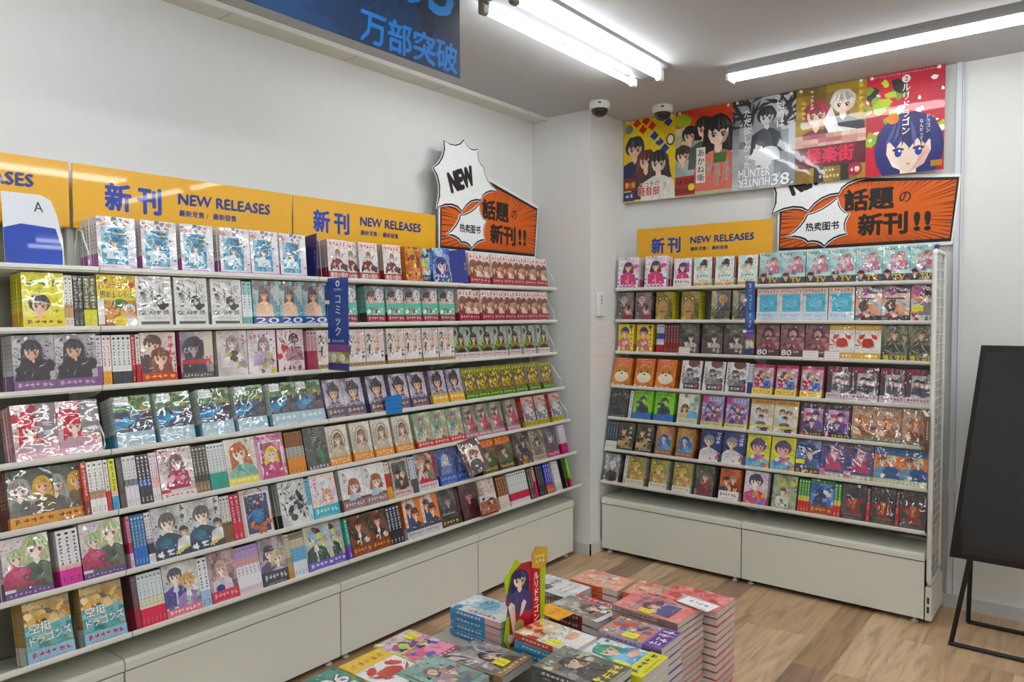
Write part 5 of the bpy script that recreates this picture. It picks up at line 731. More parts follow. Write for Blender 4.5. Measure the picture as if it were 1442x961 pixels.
for side, rows, bays in (('L', ROWS_L, BAYL), ('R', ROWS_R, BAYR)):
    for i, r in enumerate(rows):
        items = []
        for tk in r.split():
            q = tk.split(':'); s = float(q[0]); kk = q[1].split('*')
            items.append((s, kk[0], int(kk[1]) if len(kk) > 1 else 0, float(kk[2]) if len(kk) > 1 else 0))
        cnt = {}; bay_of = lambda s: max(0, min(len(bays)-2, sum(s+.03 >= b for b in bays)-1))
        for s, key, n, th in items: cnt[key, bay_of(s)] = cnt.get((key, bay_of(s)), 0)+max(1, n)
        seen = {}; depth = 0; prev_end = -9
        for j, (s, key, n, th) in enumerate(items):
            b = bay_of(s); bay = BN[side][b]; nx = items[j+1][0] if j+1 < len(items) else (3.79 if side == 'L' else -.634); tot = cnt[key, b]
            if n:
                for q in range(n):
                    nth = seen.get((key, b), 0); seen[key, b] = nth+1; sx = (th-.0006)/.014
                    put_spine(key, row_frame(side, i, s+q*th, 0, 0, 0), sx, nicer(SP[key]['desc']+' comic', nth, tot, ORD[i], bay), 'spine-out comics on the racks', th*1047/math.hypot(s+q*th, LF[i] if side == 'L' else RYY[i])*(abs(LF[i])/math.hypot(s, LF[i]) if side == 'L' else RYY[i]/math.hypot(s, RYY[i])) < 3.0)
                depth = 0; prev_end = s+n*th; continue
            w_, h, t = D[key]['size']; nth = seen.get((key, b), 0); seen[key, b] = nth+1
            room = nx-s-.0015; sx = 1.0
            if room < w_:
                if room/w_ > .83: sx = room/w_; depth = 0 if depth == 0 or True else depth
            over = prev_end-s
            k = 1 if (over > .004 and depth == 0) else 0
            depth = k
            sd = 'l' if side == 'L' else 'r'
            lab = nicer(D[key]['desc'], nth, tot, ORD[i], bay)
            grp = 'face-out comics, '+D[key]['desc']
            e = put_book(key, sd, row_frame(side, i, s, k, t, rb.uniform(-.006, .006)) @ Matrix.Diagonal((sx, 1, 1, 1)), lab, grp)
            gap = (s-prev_end) if side == 'L' else (nx-s-w_)
            first = j == 0 or bay_of(items[j-1][0]) != b
            nb = 0
            if gap > .035: nb = 4
            elif gap > .006: nb = 2
            if side == 'L' and i == 0 and key == 'a1' and nth == 0: nb = 6
            maxn = int((((-XL if side == 'L' else YR)-.06-(LF if side == 'L' else RYY)[i])/(t+.002)))-1
            for q in range(min(nb, maxn, 5 if nb < 6 else 7)):
                rest_book(key, sd, row_frame(side, i, s+rb.uniform(-.002, .002), k+1+q, t) @ Matrix.Diagonal((sx, 1, 1, 1)))
            prev_end = s+w_*sx
# one comic tilted out of the sixth row, one leaning at the end of the far rack, one photo book leaning in front of the bottom row
put_book('z1', 'l', Matrix.Translation((-2.475, 2.79, .673)) @ Matrix.Rotation(R(72), 4, 'Z') @ Matrix.Rotation(R(-20), 4, 'X') @ Matrix.Rotation(R(-14), 4, 'Y'), 'brown photo-covered comic tilted out of the sixth row, left rack', 'odd books')
put_book('z1', 'r', Matrix.Translation((-.672, 4.036, .853)) @ Matrix.Rotation(R(-72), 4, 'Z') @ Matrix.Rotation(R(8), 4, 'Y'), 'brown comic sticking out edge-on at right end of the far rack', 'odd books')
put_book('z2', 'l', frame_of('L') @ Matrix.Translation((2.845, 2.439, .466)) @ Matrix.Rotation(R(-13), 4, 'X') @ Matrix.Diagonal((1.0, .5, .55, 1)), 'white-framed photo book leaning in front of the bottom row, left rack', 'odd books')
# small hand-written shelf cards
def shelf_card(side, s, row, w_, h, bg, mk, edge, label, out=.004, cat='card'):
    e = tag(empty('shelf_card'), label, cat, 'small cards on the rack rails'); f = (LF if side == 'L' else RYY)[row]
    e.matrix_world = frame_of(side) @ Matrix.Translation((s, f-out, ROWZ[row]-.012)) @ Matrix.Rotation(R(-6), 4, 'X')
    a = Art(h/w_, int(s*50) % 97); A = h/w_; n = 10
    pts = [(0, .1*A), (.05, 0), (.95, 0), (1, .1*A), (1, .9*A), (.95, A), (.05, A), (0, .9*A)]
    mb = MB(); mb.prism([(x*w_, y*w_) for x, y in pts], 0, .0008, lin(edge)); a.rect(.05, .08*A, .95, .92*A, bg)
    for k in range(3): a.kana(.5, A*(.25+.25*k), .8, A*.15, 9, mk)
    a.emit(mb, lambda x, y, l: (x*w_, -l-.0001, y*w_)); part('card_sheet', mb, M['card'], e, colours=True)
    mb = MB(); mb.box(w_*.4, .0009, .004, w_*.6, .0035, .014); part('clip', mb, M['white'], e)
shelf_card('R', -1.99, 2, .075, .055, 'f4eef0', '6a4c54', 'd8a0b0', 'pink-edged hand-written card under the dark brown comics')
shelf_card('R', -1.262, 2, .085, .055, 'f4f0ee', '3a3034', 'd8a8b0', 'pink-edged hand-written card in front of the third 80 comic')
shelf_card('R', -1.15, 2, .08, .055, 'f4f2f0', '3a3a3c', 'd8b0b8', 'pink-edged hand-written card in front of the crab comic')
shelf_card('L', 2.335, 3, .105, .085, '3a84cc', '1c3450', '2f74b8', 'bright blue card in front of the purple-grey comics, fourth row', .004)
# dark blue dividers with gold lettering
def divider(s, side, row, w_, h, label, tw=0):
    e = tag(empty('divider_board'), label, 'divider', 'dark blue dividers on the top row'); f = (LF if side == 'L' else RYY)[row]
    e.matrix_world = frame_of(side) @ (Matrix.Translation((s, f+.006+w_, ROWZ[row]+.001)) @ Matrix.Rotation(R(-90+tw), 4, 'Z') if side == 'L' else Matrix.Translation((s, f+.006, ROWZ[row]+.001)) @ Matrix.Rotation(R(90), 4, 'Z'))
    a = Art(h/w_, 3); A = h/w_; mb = MB(); mb.prism([(0, 0), (w_, 0), (w_, h), (0, h*.95)], 0, .004, lin('1c2a80'))
    a.kana(.88 if side == 'L' else .12, A*.5, .14, A*.3, 2, 'd8a030', None, True)
    a.emit(mb, lambda x, y, l: (x*w_, -l-.0001, y*w_)); part('board', mb, M['card'], e, colours=True); return e
divider(2.018, 'L', 0, .11, .19, 'dark blue divider right of the white and sky-blue comics', -8)
dv = divider(2.870, 'L', 0, .105, .185, 'dark blue divider left of the brown hand comics, top row')
dv.matrix_world = frame_of('L') @ Matrix.Translation((2.872, LF[0]+.012, ROWZ[0]+.001)) @ Matrix.Rotation(R(-9), 4, 'X') @ Matrix.Rotation(R(-12), 4, 'Z')
divider(-.634, 'R', 0, .09, .185, 'dark blue divider at right end of the far rack, top row', 0)
divider(2.069, 'L', 1, .10, .17, 'blue divider behind the hanging sign, second row', -8)
# projecting vertical signs
def flag(side, s, front, w_, h, ztop, label, mirror=False):
    e = tag(empty('projecting_sign'), label, 'sign', 'blue vertical signs sticking out of the racks')
    e.matrix_world = frame_of(side) @ Matrix.Translation((s, front, ztop-h)) @ (Matrix.Rotation(R(90), 4, 'Z') if side == 'R' else Matrix.Rotation(R(-90), 4, 'Z') @ Matrix.Identity(4))
    # local x runs along the sheet, print on the -y face
    A = h/w_; a = Art(A, 8); mb = MB(); mb.box(0, 0, 0, w_, .003, h, lin('20489a'))
    a.rect(0, A*.28, 1, A, '1f4a9c'); a.rect(0, A*.18, 1, A*.28, '8a5c94'); a.rect(0, 0, 1, A*.18, '4a4a88'); a.noise(['a8b050', 'c8c878', '88a048', 'd8d8c0'], 6, 5, .0, A*.08, 1, A*.2)
    a.ell(.28, A*.13, .12, .14, 'e8e8ec'); a.ell(.68, A*.14, .15, .12, 'f0f0e8')
    a.ell(.5, A*.94, .1, .1, 'f0f4fa'); a.ell(.5, A*.935, .05, .05, '1f4a9c'); a.text('COMIC', .5, A*.875, .4, .07, 'e0e8f4'); a.text('コミック', .5, A*.6, .34, A*.46, 'f0f4fa', None, True, .012); a.kana(.5, A*.32, .6, .1, 6, 'd8e0f0')
    a.emit(mb, lambda x, y, l: (x*w_, -l-.0001, y*w_)); part('sign_sheet', mb, M['boardprint'], e, colours=True)
    mb = MB(); mb.box(-.02, -.002, h*.72, .012, .006, h*.76); mb.box(-.02, -.002, h*.3, .012, .006, h*.34); part('holder', mb, M['white'], e)
    return e
fl1 = flag('L', 2.03, 2.60, .135, .395, 1.652, 'blue projecting sign lettered in white between the two yellow signs')
fl1.matrix_world = Matrix.Translation((-2.615, 2.028, 1.257))
fl2 = flag('R', -1.50, 3.93, .135, .40, 1.672, 'blue projecting sign lettered in white on the far rack')
fl2.matrix_world = Matrix.Translation((-1.502, 3.935, 1.272)) @ Matrix.Rotation(R(90), 4, 'Z')
# white and blue card standing at the far left of the top row
e = tag(empty('display_card'), 'white card with blue base at left end of the top row', 'card'); e.matrix_world = frame_of('L') @ Matrix.Translation((.845, 2.675, ROWZ[0]+.002)) @ Matrix.Rotation(R(-6), 4, 'X')
mb = MB(); a = Art(1.35, 2); a.poly([(0, 0), (.99, 0), (1, .35), (.9, .75), (.3, .8), (0, .7)], '3c54b0'); a.text('A', .62, 1.15, .16, .2, '26262c')
pl = [(0, 0), (.17, 0), (.168, .09), (.155, .17), (.14, .215), (.11, .23), (0, .23)]; mb.prism(pl, 0, .004, lin('e4e6ea')); a.emit(mb, lambda x, y, l: (x*.165, -l-.0001, y*.165)); part('card_sheet', mb, M['card'], e, colours=True)
mb = MB(); mb.box(.05, .004, 0, .12, .05, .004); part('foot', mb, M['white'], e)
# ------------------------------------------------------------------ yellow header boards
def header(side, s0, s1, dep, z0, z1, label):
    e = tag(empty('header_sign'), label, 'sign', 'yellow header boards'); e.matrix_world = frame_of(side) @ Matrix.Translation((s0, dep, z0))
    w_, h = s1-s0, z1-z0; A = h/w_; a = Art(A, 1); mb = MB(); mb.box(0, 0, 0, w_, .006, h, lin('eab02a')); a.rect(0, 0, 1, A, 'f0b42c')
    z = lambda q: (q-z0)/w_
    a.text('新', .17, z(1.922), .105, .112, '2c46a8', None, False, .052); a.text('刊', .30, z(1.922), .105, .112, '2c46a8', None, False, .052)
    a.text('NEW RELEASES', .65, z(1.944), .452, .046, '26397e', None, False, .05); a.text('最新发售 / 最新發售', .562, z(1.89), .276, .028, '26397e', None, False, .03)
    a.emit(mb, lambda x, y, l: (x*w_, -l-.0001, y*w_), .00002); part('board', mb, M['boardprint'], e, colours=True)
    for x in (.12, w_-.12):
        mb = MB(); mb.box(x, .006, -.12, x+.02, .010, h*.5); part('support_strip', mb, M['steel'], e)
    return e
header('L', 1.092, 1.982, 2.80, 1.80, 2.024, 'larger yellow board reading 新刊 NEW RELEASES, left wall')
header('L', 1.990, 2.884, 2.80, 1.80, 2.024, 'smaller yellow board reading 新刊 NEW RELEASES, beside the orange sign')
header('L', .195, 1.080, 2.80, 1.80, 2.024, 'yellow board cut off at the left edge')
header('R', -2.343, -1.474, 4.262, 1.80, 2.035, 'yellow board reading 新刊 NEW RELEASES, far wall')
# ------------------------------------------------------------------ orange burst signs
def burst(pts, k=.35, n=4):
    """spiky cloud: straight list of tips, edges curved inwards"""
    out = []; L = len(pts); cx = sum(p[0] for p in pts)/L; cy = sum(p[1] for p in pts)/L
    for i in range(L):
        a, b = pts[i], pts[(i+1) % L]; mx, my = (a[0]+b[0])/2, (a[1]+b[1])/2; c = (mx+(cx-mx)*k, my+(cy-my)*k)
        for j in range(n): t = j/n; out.append(((1-t)**2*a[0]+2*t*(1-t)*c[0]+t*t*b[0], (1-t)**2*a[1]+2*t*(1-t)*c[1]+t*t*b[1]))
    return out
def grow(p, d, c=None):
    n = len(p); out = []; A = sum(p[i-1][0]*p[i][1]-p[i][0]*p[i-1][1] for i in range(n)); sg = 1 if A > 0 else -1
    for i in range(n):
        ex, ey = p[(i+1) % n][0]-p[i-1][0], p[(i+1) % n][1]-p[i-1][1]; l = math.hypot(ex, ey) or 1; out.append((p[i][0]+sg*ey/l*d, p[i][1]-sg*ex/l*d))
    return out
def orange_sign(side, s0, dep, peak, right, label):
    e = tag(empty('burst_sign'), label, 'sign', 'orange burst signs'); e.matrix_world = frame_of(side) @ Matrix.Translation((s0, dep, 0))
    W_ = .9; G = lambda pts: [(u*W_, z) for u, z in pts]
    outer = G([(0, 1.835), (.965, 1.838), (1.005, right), (.40, peak), (.0, peak-.04)]); mb = MB(); mb.prism(outer, .002, .008, lin('f2f2f0'), lin('e0e0de')); part('board', mb, M['matte'], e, colours=True)
    inner = grow(outer, -.018); o2 = grow(outer, -.036); mb = MB(); mb.prism(inner, .0012, .002, lin('1c1817')); part('black_border', mb, M['matte'], e, colours=True)
    mb = MB(); mb.prism(o2, .0006, .0012, lin('dc6c34'))
    r_ = random.Random(5); cx, cz = .55*W_, 2.0; ring = []
    xs = [p[0] for p in o2]; zs = [p[1] for p in o2]
    def hit(a):     # distance from centre to the panel edge
        best = 9
        for i in range(len(o2)):
            (x1, y1), (x2, y2) = o2[i-1], o2[i]; dx, dy = math.cos(a), math.sin(a); ex, ey = x2-x1, y2-y1; den = dx*ey-dy*ex
            if abs(den) < 1e-9: continue
            t = ((x1-cx)*ey-(y1-cz)*ex)/den; u = ((x1-cx)*dy-(y1-cz)*dx)/den
            if t > 0 and -1e-6 <= u <= 1+1e-6: best = min(best, t)
        return best
    for k in range(120):
        a = 2*math.pi*k/120+r_.uniform(-.02, .02); d = hit(a); d2 = min(hit(a+.007), d); i0 = r_.uniform(.45, .85)*d
        if d > 5: continue
        mb.face([(cx+i0*math.cos(a), .0004, cz+i0*math.sin(a)), (cx+d2*math.cos(a+.0065), .0004, cz+d2*math.sin(a+.0065)), (cx+d*math.cos(a-.0065)*.995, .0004, cz+d*math.sin(a-.0065)*.995)][::-1], lin('2a1712'))
    part('orange_panel', mb, M['matte'], e, colours=True)
    big = burst(G([(-.065, 2.27), (.03, 2.43), (.21, 2.463), (.345, 2.433), (.40, 2.336), (.53, 2.212), (.37, 2.14), (.19, 2.06), (-.035, 2.06)][::-1]), .28)
    sm = burst(G([(.055, 1.926), (.18, 2.045), (.36, 2.125), (.43, 2.03), (.415, 1.92), (.286, 1.86), (.187, 1.89)][::-1]), .26)
    for nm, p, y in (('small_burst', sm, -.006), ('large_burst', big, -.012)):
        mb = MB(); mb.prism(grow(p, .004), y+.0012, y+.005, lin('f2f2f0'), lin('e2e2e0')); mb.prism(p, y+.0008, y+.0014, lin('1a1716')); q = grow(p, -.008); mb.prism([(x+.002, z+.002) for x, z in q], y, y+.001, lin('f3f5f5')); part(nm, mb, M['matte'], e, colours=True)
    a = Art(4, 1)
    def tx(t, u, z, w_, h, y, col='1c1716', **kw):
        q = Art(9, 1); q.text(t, 0, 0, w_, h, col, None, False, kw.get('bold', .053), kw.get('rot', 0)); mb = MB(); q.emit(mb, lambda x, yy, l: (u*W_+x, y-l, z+yy), .00002); part('lettering', mb, M['matte'], e, colours=True)
    tx('話題', .53, 2.10, .245, .115, .0002); tx('の', .725, 2.098, .065, .07, .0002, bold=.02); tx('新刊', .61, 1.965, .245, .115, .0002); tx('!!', .815, 1.965, .07, .09, .0002)
    tx('NEW', .185, 2.24, .20, .10, -.0122, rot=R(20), bold=.12); tx('热卖图书', .272, 1.974, .178, .048, -.0062, bold=.045)
    mb = MB(); mb.box(.06, .008, 1.802, .085, .012, 1.95); mb.box(.78, .008, 1.802, .805, .012, 1.95); part('support_strip', mb, M['steel'], e)
    return e
orange_sign('L', 2.908, 2.795, 2.298, 2.172, 'orange burst sign reading NEW 話題の新刊, left wall by the column')
orange_sign('R', -1.454, 4.285, 2.24, 2.185, 'orange burst sign reading 話題の新刊, far wall under the posters')
# ------------------------------------------------------------------ posters over the far rack (B3 sheets)
def poster(x0, ops, label, z1=2.732, h=.52, w_=.364, wave=.006, dep=4.262):
    e = tag(empty('poster'), label, 'poster', 'row of posters over the far rack'); e.location = (x0, dep, z1-h)
    a = Art(h/w_, int(-x0*100)); OPS(a, ops); A = h/w_; mb = MB()
    f = lambda x, z: -wave*(1-z/h)*(1+.3*math.sin(x0*9))
    n = 12
    for i in range(n):
        xa, xb = i*w_/n, (i+1)*w_/n
        for (p, q, r_) in ((0, 0, 1),):
            m_ = 6
            for k in range(m_):
                za, zb = k*h/m_, (k+1)*h/m_
                mb.face([(xa, .002+f(xa, za), za), (xb, .002+f(xb, za), za), (xb, .002+f(xb, zb), zb), (xa, .002+f(xa, zb), zb)], lin('e8e6e0'))
                mb.face([(xa, .0024+f(xa, za), za), (xa, .0024+f(xa, zb), zb), (xb, .0024+f(xb, zb), zb), (xb, .0024+f(xb, za), za)], lin('e8e6e0'))
    a.emit(mb, lambda x, y, l: (x*w_, .0016+f(x*w_, y*w_)-l, y*w_), .00001); part('sheet', mb, M['paper'], e, colours=True)
    for x in (.02, w_-.035): boxpart('tape', (x, -.0028, h-.018, x+.016, -.0022, h-.002), M['white'], e)
    return e
TA = .52/.364
poster(-2.44, [(N, ['e8c83c', 'f0d850', 'd8b830']), *[('poly', [(x-.09, y), (x, y+.09), (x+.08, y), (x, y-.08)], c) for x, y, c in ((.26, 1.36, 'c83424'), (.38, 1.24, 'c83424'), (.44, 1.38, 'b82c20'), (.55, 1.28, 'c83424'), (.6, 1.1, '24489c'), (.7, .98, '24489c'), (.8, .86, '24489c'), (.86, 1.3, '1f3c88'))], (ST, 12, ['e8c83c'], .2, .85, .9, 1.4, .12, .012), (E_, .1, 1.28, .08, .08, '8a8c90'), (E_, .9, 1.0, .08, .1, '2a2a2a'), (E_, .9, 1.0, .055, .075, 'f0ece0'), (P, .22, .92, .15, '28302c', SK, '2c3258', 0), (P, .44, .68, .14, '6a3c34', SK, '4a2c34', 1.5), (P, .68, .62, .15, '2a2a2c', SK3, 'dcdcd4', 1.8), (RC, 0, .2, .24, .42, '8a2c28'), (T, '第1回', .13, .3, .2, .1, 'f0d848', {'bold': .03}), (RC, 0, .02, .22, .18, '24408c'), (K, .12, .11, .16, .08, 2, 'f0d848'), (T, 'ふつうの', .5, .28, .42, .1, 'c83a44', 'f8f4ec', {'bold': .03, 'rot': .05}), (T, '軽音部', .5, .16, .42, .15, 'c02c38', 'f8f4ec', {'bold': .03})], 'yellow poster with three drawn people, leftmost of the five')
poster(-2.078, [(N, ['d85438', 'c84430', 'e0684c'], 9, 4, 0, 1.15, 1, TA), (N, ['d8d4b0', 'b8c098', 'c8b8a0', '8a9088'], 9, 10, 0, 0, 1, 1.15), (E_, .14, 1.26, .16, .12, 'a8b83c', 0, 14, .2), (P, .26, 1.0, .11, '2c2c2c', SK, 'b8c4bc', 0), (P, .14, .68, .12, '4a3c34', SK, 'a8b8b4', 0), (P, .52, 1.08, .14, '241f20', SK, '5a6460', 1.2), (P, .76, .98, .2, '1f1a1c', SK3, 'e08a80', 1.6), (RC, .38, .2, .54, .78, 'f0ece4'), (T, 'あかね噺', .46, .49, .13, .54, '1f1c1c', None, True), (T, '阿良川の', .74, .34, .1, .42, '1c1a1a', 'f0e4d8', True), (T, '真打', .6, .42, .1, .24, '1c1a1a', 'f0e4d8', True), (T, '目指せ', .9, .36, .1, .34, '1c1a1a', 'f0e4d8', True), (RC, 0, .02, .36, .34, 'b83424'), (T, 'AKANE', .18, .25, .32, .1, '241c1a', {'bold': .03}), (T, 'BANASHI', .19, .1, .34, .1, '241c1a', {'bold': .03}), (RC, .68, .5, .9, .66, '4a7838'), (E_, .3, .15, .06, .06, 'e8d860')], 'red-topped poster with drawn storytellers, second from left')
poster(-1.714, [(N, ['9a9ea2', 'b8bcc0', '7a7e82', 'c8cccf']), (ST, 30, ['2c2e32'], 0, .9, .35, TA, .4, .03), (ST, 26, ['24262a'], .8, .9, 1, TA, .4, .035), (P, .55, 1.1, .12, '26282c', 'd8d8d8', '34363a', 0), (E_, .5, .62, .14, .3, '4a4c50', 0, 12, .2), (E_, .54, .5, .22, .16, 'e8eaec', 0, 16, .4), (T, 'H', .43, .6, .1, .12, 'f4f6f8', {'bold': .03}), (T, 'ただ欲しかった', .24, .8, .13, .95, 'f0f2f4', None, True, .02), (T, '始めは', .76, 1.12, .13, .42, 'f0f2f4', None, True, .02), (T, 'HUNTER', .36, .26, .5, .13, 'f4f6f8', '5a5c60', {'bold': .04}), (T, 'HUNTER', .36, .11, .5, .13, 'f4f6f8', '5a5c60', {'bold': .04, 'rot': 3.1416}), (T, '38.', .8, .12, .34, .18, 'f4f6f8', '4a4c50', {'bold': .03})], 'silver-grey poster with white lettering, middle of the five')
poster(-1.352, [(N, ['8a7030', 'a48a44', '70582a', 'b89c54']), (P, .3, 1.0, .15, '9a2434', SK, '7a1c2c', 0), (P, .68, 1.12, .14, 'd8d4c8', SK3, '1f1f22', 0), ('poly', [(.4, .9), (.52, 1.12), (.62, .8), (.95, .7), (.9, .6), (.5, .68)], 'e8e6e6'), (N, ['c89a8c', 'd8b8a8', 'b0646c', 'e0ccb8'], 9, 3, 0, .52, 1, .72), (RC, 0, .22, 1, .54, '5c1c24'), (T, '極楽街', .5, .4, .68, .24, 'e0485c', '8a2030', {'bold': .045}), (RC, .28, .0, .42, .24, '24201c'), (RC, .66, .0, .78, .24, '24201c'), (K, .48, .17, .2, .04, 4, 'f0ece4'), (K, .5, .08, .3, .06, 6, 'f0ecd8'), (E_, .86, .14, .1, .1, 'b8283c'), (T, '4巻', .86, .14, .13, .08, 'f8e8e8', {'bold': .03}), (K, .12, 1.1, .08, .3, 4, 'e8c860', {'vert': True}), (K, .24, 1.24, .06, .3, 5, 'f0e4c0', {'vert': True}), (K, .93, 1.15, .09, .5, 5, 'e8c860', {'vert': True})], 'gold poster with red-haired and silver-haired pair, fourth from left')
poster(-.990, [(N, ['c83444', 'd84454', 'b82c3c']), (B, 24, ['a8c430', '90b028', 'b8d040', '1f1c1c'], 0, .5, 1, 1.3, .04, .1), (B, 18, ['f0ecec'], 0, .5, 1, 1.3, .02, .05), (E_, .56, .34, .44, .52, '34386c', 0, 18), (P, .56, .34, .32, '3a3e74', SK3, '5a3a50', 0, {'eye': '4a58a8'}), (E_, .52, 1.32, .055, .055, 'f6f2f2'), (T, '2', .52, 1.32, .04, .06, '3a2c30', {'bold': .02}), (T, 'ルリドラゴン', .52, .9, .11, .72, 'f8f6f6', 'a82c3c', True, .03), (K, .5, 1.4, .9, .03, 24, 'f0d8dc'), (T, 'ドラゴン', .8, .66, .06, .26, 'f4f2f6', None, True), (T, 'なんだって', .72, .58, .05, .3, 'f4f2f6', None, True), (E_, .36, .78, .08, .07, 'e08a4c'), (RC, .84, .06, .98, .14, 'b08030')], 'red and green poster with dark-blue-haired face, rightmost of the five')
# ------------------------------------------------------------------ blue banner hanging from the ceiling
e = tag(empty('hanging_banner', (-1.865, 2.055, ZC-.003)), 'blue banner reading 万部突破 hanging from the ceiling', 'banner')
w_, h = 1.15, .37; A = h/w_
a = Art(A, 4); a.noise(['163660', '0d2240', '1c4068', '122c4c'], 60, 20); a.blobs(8, ['2c2c2c', '1c3c5c', '10243c'], .5, .12, 1, A, .03, .09)
a.text('165', .80, A*.80, .34, .17, '4a8cd0', None, False, .02); a.text('万部突破', .79, A*.17, .40, .095, '3c82d0', None, False, .03); a.kana(.25, A*.5, .4, .1, 4, 'c8d4dc')
mb = MB(); n = 24; fb = lambda x, z: 0.0
for i in range(n):
    xa, xb = i*w_/n, (i+1)*w_/n
    for k in range(6):
        za, zb = k*h/6, (k+1)*h/6
        mb.face([(xa, fb(xa, za), za), (xb, fb(xb, za), za), (xb, fb(xb, zb), zb), (xa, fb(xa, zb), zb)], lin('1c3c68'))
        mb.face([(xa, .0006+fb(xa, za), za), (xa, .0006+fb(xa, zb), zb), (xb, .0006+fb(xb, zb), zb), (xb, .0006+fb(xb, za), za)], lin('9ab0c4'))
a.emit(mb, lambda x, y, l: (x*w_, fb(x*w_, y*w_)-l-.0002, y*w_), .00001)
sh = part('sheet', mb, M['paper'], e, colours=True); sh.matrix_local = Matrix.Translation((0, -w_, -h)) @ Matrix.Rotation(R(90), 4, 'Z')
boxpart('top_rail', (-.006, -w_, -.012, .006, 0, 0), M['white'], e)
# ------------------------------------------------------------------ on the column: thermostat and notice
e = tag(empty('wall_intercom', (XC, 3.925, 1.478)), 'white wall handset on the column above the notice', 'wall switch')
mb = MB(); mb.box(0, 0, 0, .022, .082, .148, bev=.006); part('casing', mb, M['white'], e)
a = Art(1.8, 6); a.kana(.5, 1.3, .3, .7, 3, '3c4038', None, True); mb = MB(); a.emit(mb, lambda x, y, l: (.0222+l, x*.08, y*.08)); part('lettering', mb, M['card'], e, colours=True)
e = tag(empty('notice_sheet', (XC+.0015, 3.874, 1.154)), 'white printed notice taped to the column', 'notice')
A = .297/.21; a = Art(A, 9); a.rect(0, 0, 1, A, 'eeecea')
for k, (y, n, w2) in enumerate(((1.22, 12, .45), (1.16, 14, .55), (1.02, 22, .8), (.95, 24, .8), (.9, 24, .8), (.8, 18, .7), (.74, 16, .6), (.36, 22, .8), (.16, 6, .25))): a.kana(.55, y, w2, .026, n, '8a8886')
mb = MB(); mb.box(-.0008, 0, 0, 0, .21, .297, lin('eeecea')); a.emit(mb, lambda x, y, l: (l, x*.21, y*.21)); part('sheet', mb, M['card'], e, colours=True)
# ------------------------------------------------------------------ black easel at the right edge
e = tag(empty('easel_stand', (-.517, 3.83, 0)), 'black metal sign stand at the right edge beside the far rack', 'sign stand')
mb = MB(); mb.loft([[(x+z*.10-.038, y+z*.10, z) for x, z in ((0, .385), (.62, .385), (.50, 1.35), (.0, 1.35))] for y in (0, .022)]); part('panel', mb, M['black'], e)
mb = MB(); mb.loft([[(x+z*.10-.038+.001, y+z*.10-.002, z) for x, z in ((.02, .41), (.59, .41), (.48, 1.32), (.018, 1.32))] for y in (0, .002)]); part('panel_face', mb, M['dome'], e)
def bar(p, q, r_=.010): mb = MB(); mb.tube([p, q], r_, 4); return mb
for nm, p, q in (('leg', (.085, .05, .42), (.022, -.02, .01)), ('leg', (.50, .05, .42), (.56, -.02, .01)), ('foot_bar', (.012, -.02, .010), (.57, -.02, .010)), ('rear_leg', (.09, .13, 1.2), (.05, .30, .01)), ('rear_leg', (.46, .13, 1.2), (.52, .30, .01)), ('rear_bar', (.045, .30, .010), (.525, .30, .010))):
    part(nm, bar(p, q), M['black'], e)
# ------------------------------------------------------------------ the island table with stacked comics
e = tag(empty('display_table', (-1.1, 1.55, 0)), 'low wooden island table under the stacked comics', 'table')
mb = MB(); tp = [(-.40, -.72), (.308, -.72), (.308, .485), (.10, .485), (.10, .66), (-.40, .66)]
mb.loft([[(x, y, z) for x, y in tp] for z in (.385, .41)]); part('table_top', mb, M['wood'], e)
for sx, sy in ((-.37, -.69), (.24, -.69), (-.37, .60), (.04, .60), (.24, .42)): boxpart('leg', (sx, sy, 0, sx+.04, sy+.04, .385), M['wood'], e)
e = tag(empty('display_riser', (-1.265, 1.5, .411)), 'grey-beige riser under the left stacks on the island table', 'riser')
boxpart('riser_top', (-.13, -.60, .205, .115, .068, .218), M['riser'], e)
for b in ((-.13, -.60, 0, -.118, .068, .205), (.103, -.60, 0, .115, .068, .205), (-.118, -.60, 0, .103, -.588, .205), (-.118, .056, 0, .103, .068, .205)): boxpart('side_board', b, M['riser'], e)
SIDEM = {}
def flat_mesh(key):
    """comic lying face up: long side along x, spine towards the viewer (-y); head of the cover at -x"""
    return book_meshes(key, 'l')
rt = random.Random(3)
def stack(x0, y0, keys, zb, desc, rot=0, jit=.002, vis=0):
    """keys from bottom to top; lying flat, cover head to the left (-x), spine to -y"""
    z = zb; n = len(keys)
    for k, key in enumerate(keys):
        w_, h, t = D[key]['size']; top = k == n-1
        M4 = Matrix.Translation((x0+h+(0 if top else rt.uniform(-jit, jit)), y0+(0 if top else rt.uniform(-jit, jit)), z+t+.0028)) @ Matrix.Rotation(R(rot+(0 if top else rt.uniform(-.6, .6))), 4, 'Z') @ Matrix.Rotation(R(90), 4, 'Z') @ Matrix.Rotation(R(-90), 4, 'X')
        if n-1-k > vis: rest_book(key, 'l', M4); z += t+.0032; continue
        lab = ('%s lying on top of %s' % (D[key]['desc'], desc)) if top else '%s, %s from the top in %s' % (D[key]['desc'].split(' with ')[0], NTH[n-1-k], desc)
        wl_ = lab.split(); lab = ' '.join(wl_[:16])
        put_book(key, 'l', M4, lab, 'comics stacked on the island table')
        z += t+.0032
    return z
RT = .411+.218+.001; LB = .411
stack(-1.363, 1.452, ['q1']*4, RT, 'the blue-spined stack', vis=9)
stack(-1.140, 1.440, ['q1', 'q1', 'q2'], RT+.010, 'the stack right of the cutout', -3, vis=9)
def st2(x, y, top, n, fill, zt, desc, rot=0, vis=0): return stack(x, y, [fill]*(n-1)+[top], LB+.0005, desc, rot, .002, vis)
st2(-1.225, 1.690, 'q3', 12, 'q3', .675, 'the stack behind the cutout', -7, 2)
st2(-1.478, 1.918, 'q4', 9, 'q4', .60, 'the stack nearest the left rack', -4, 2)
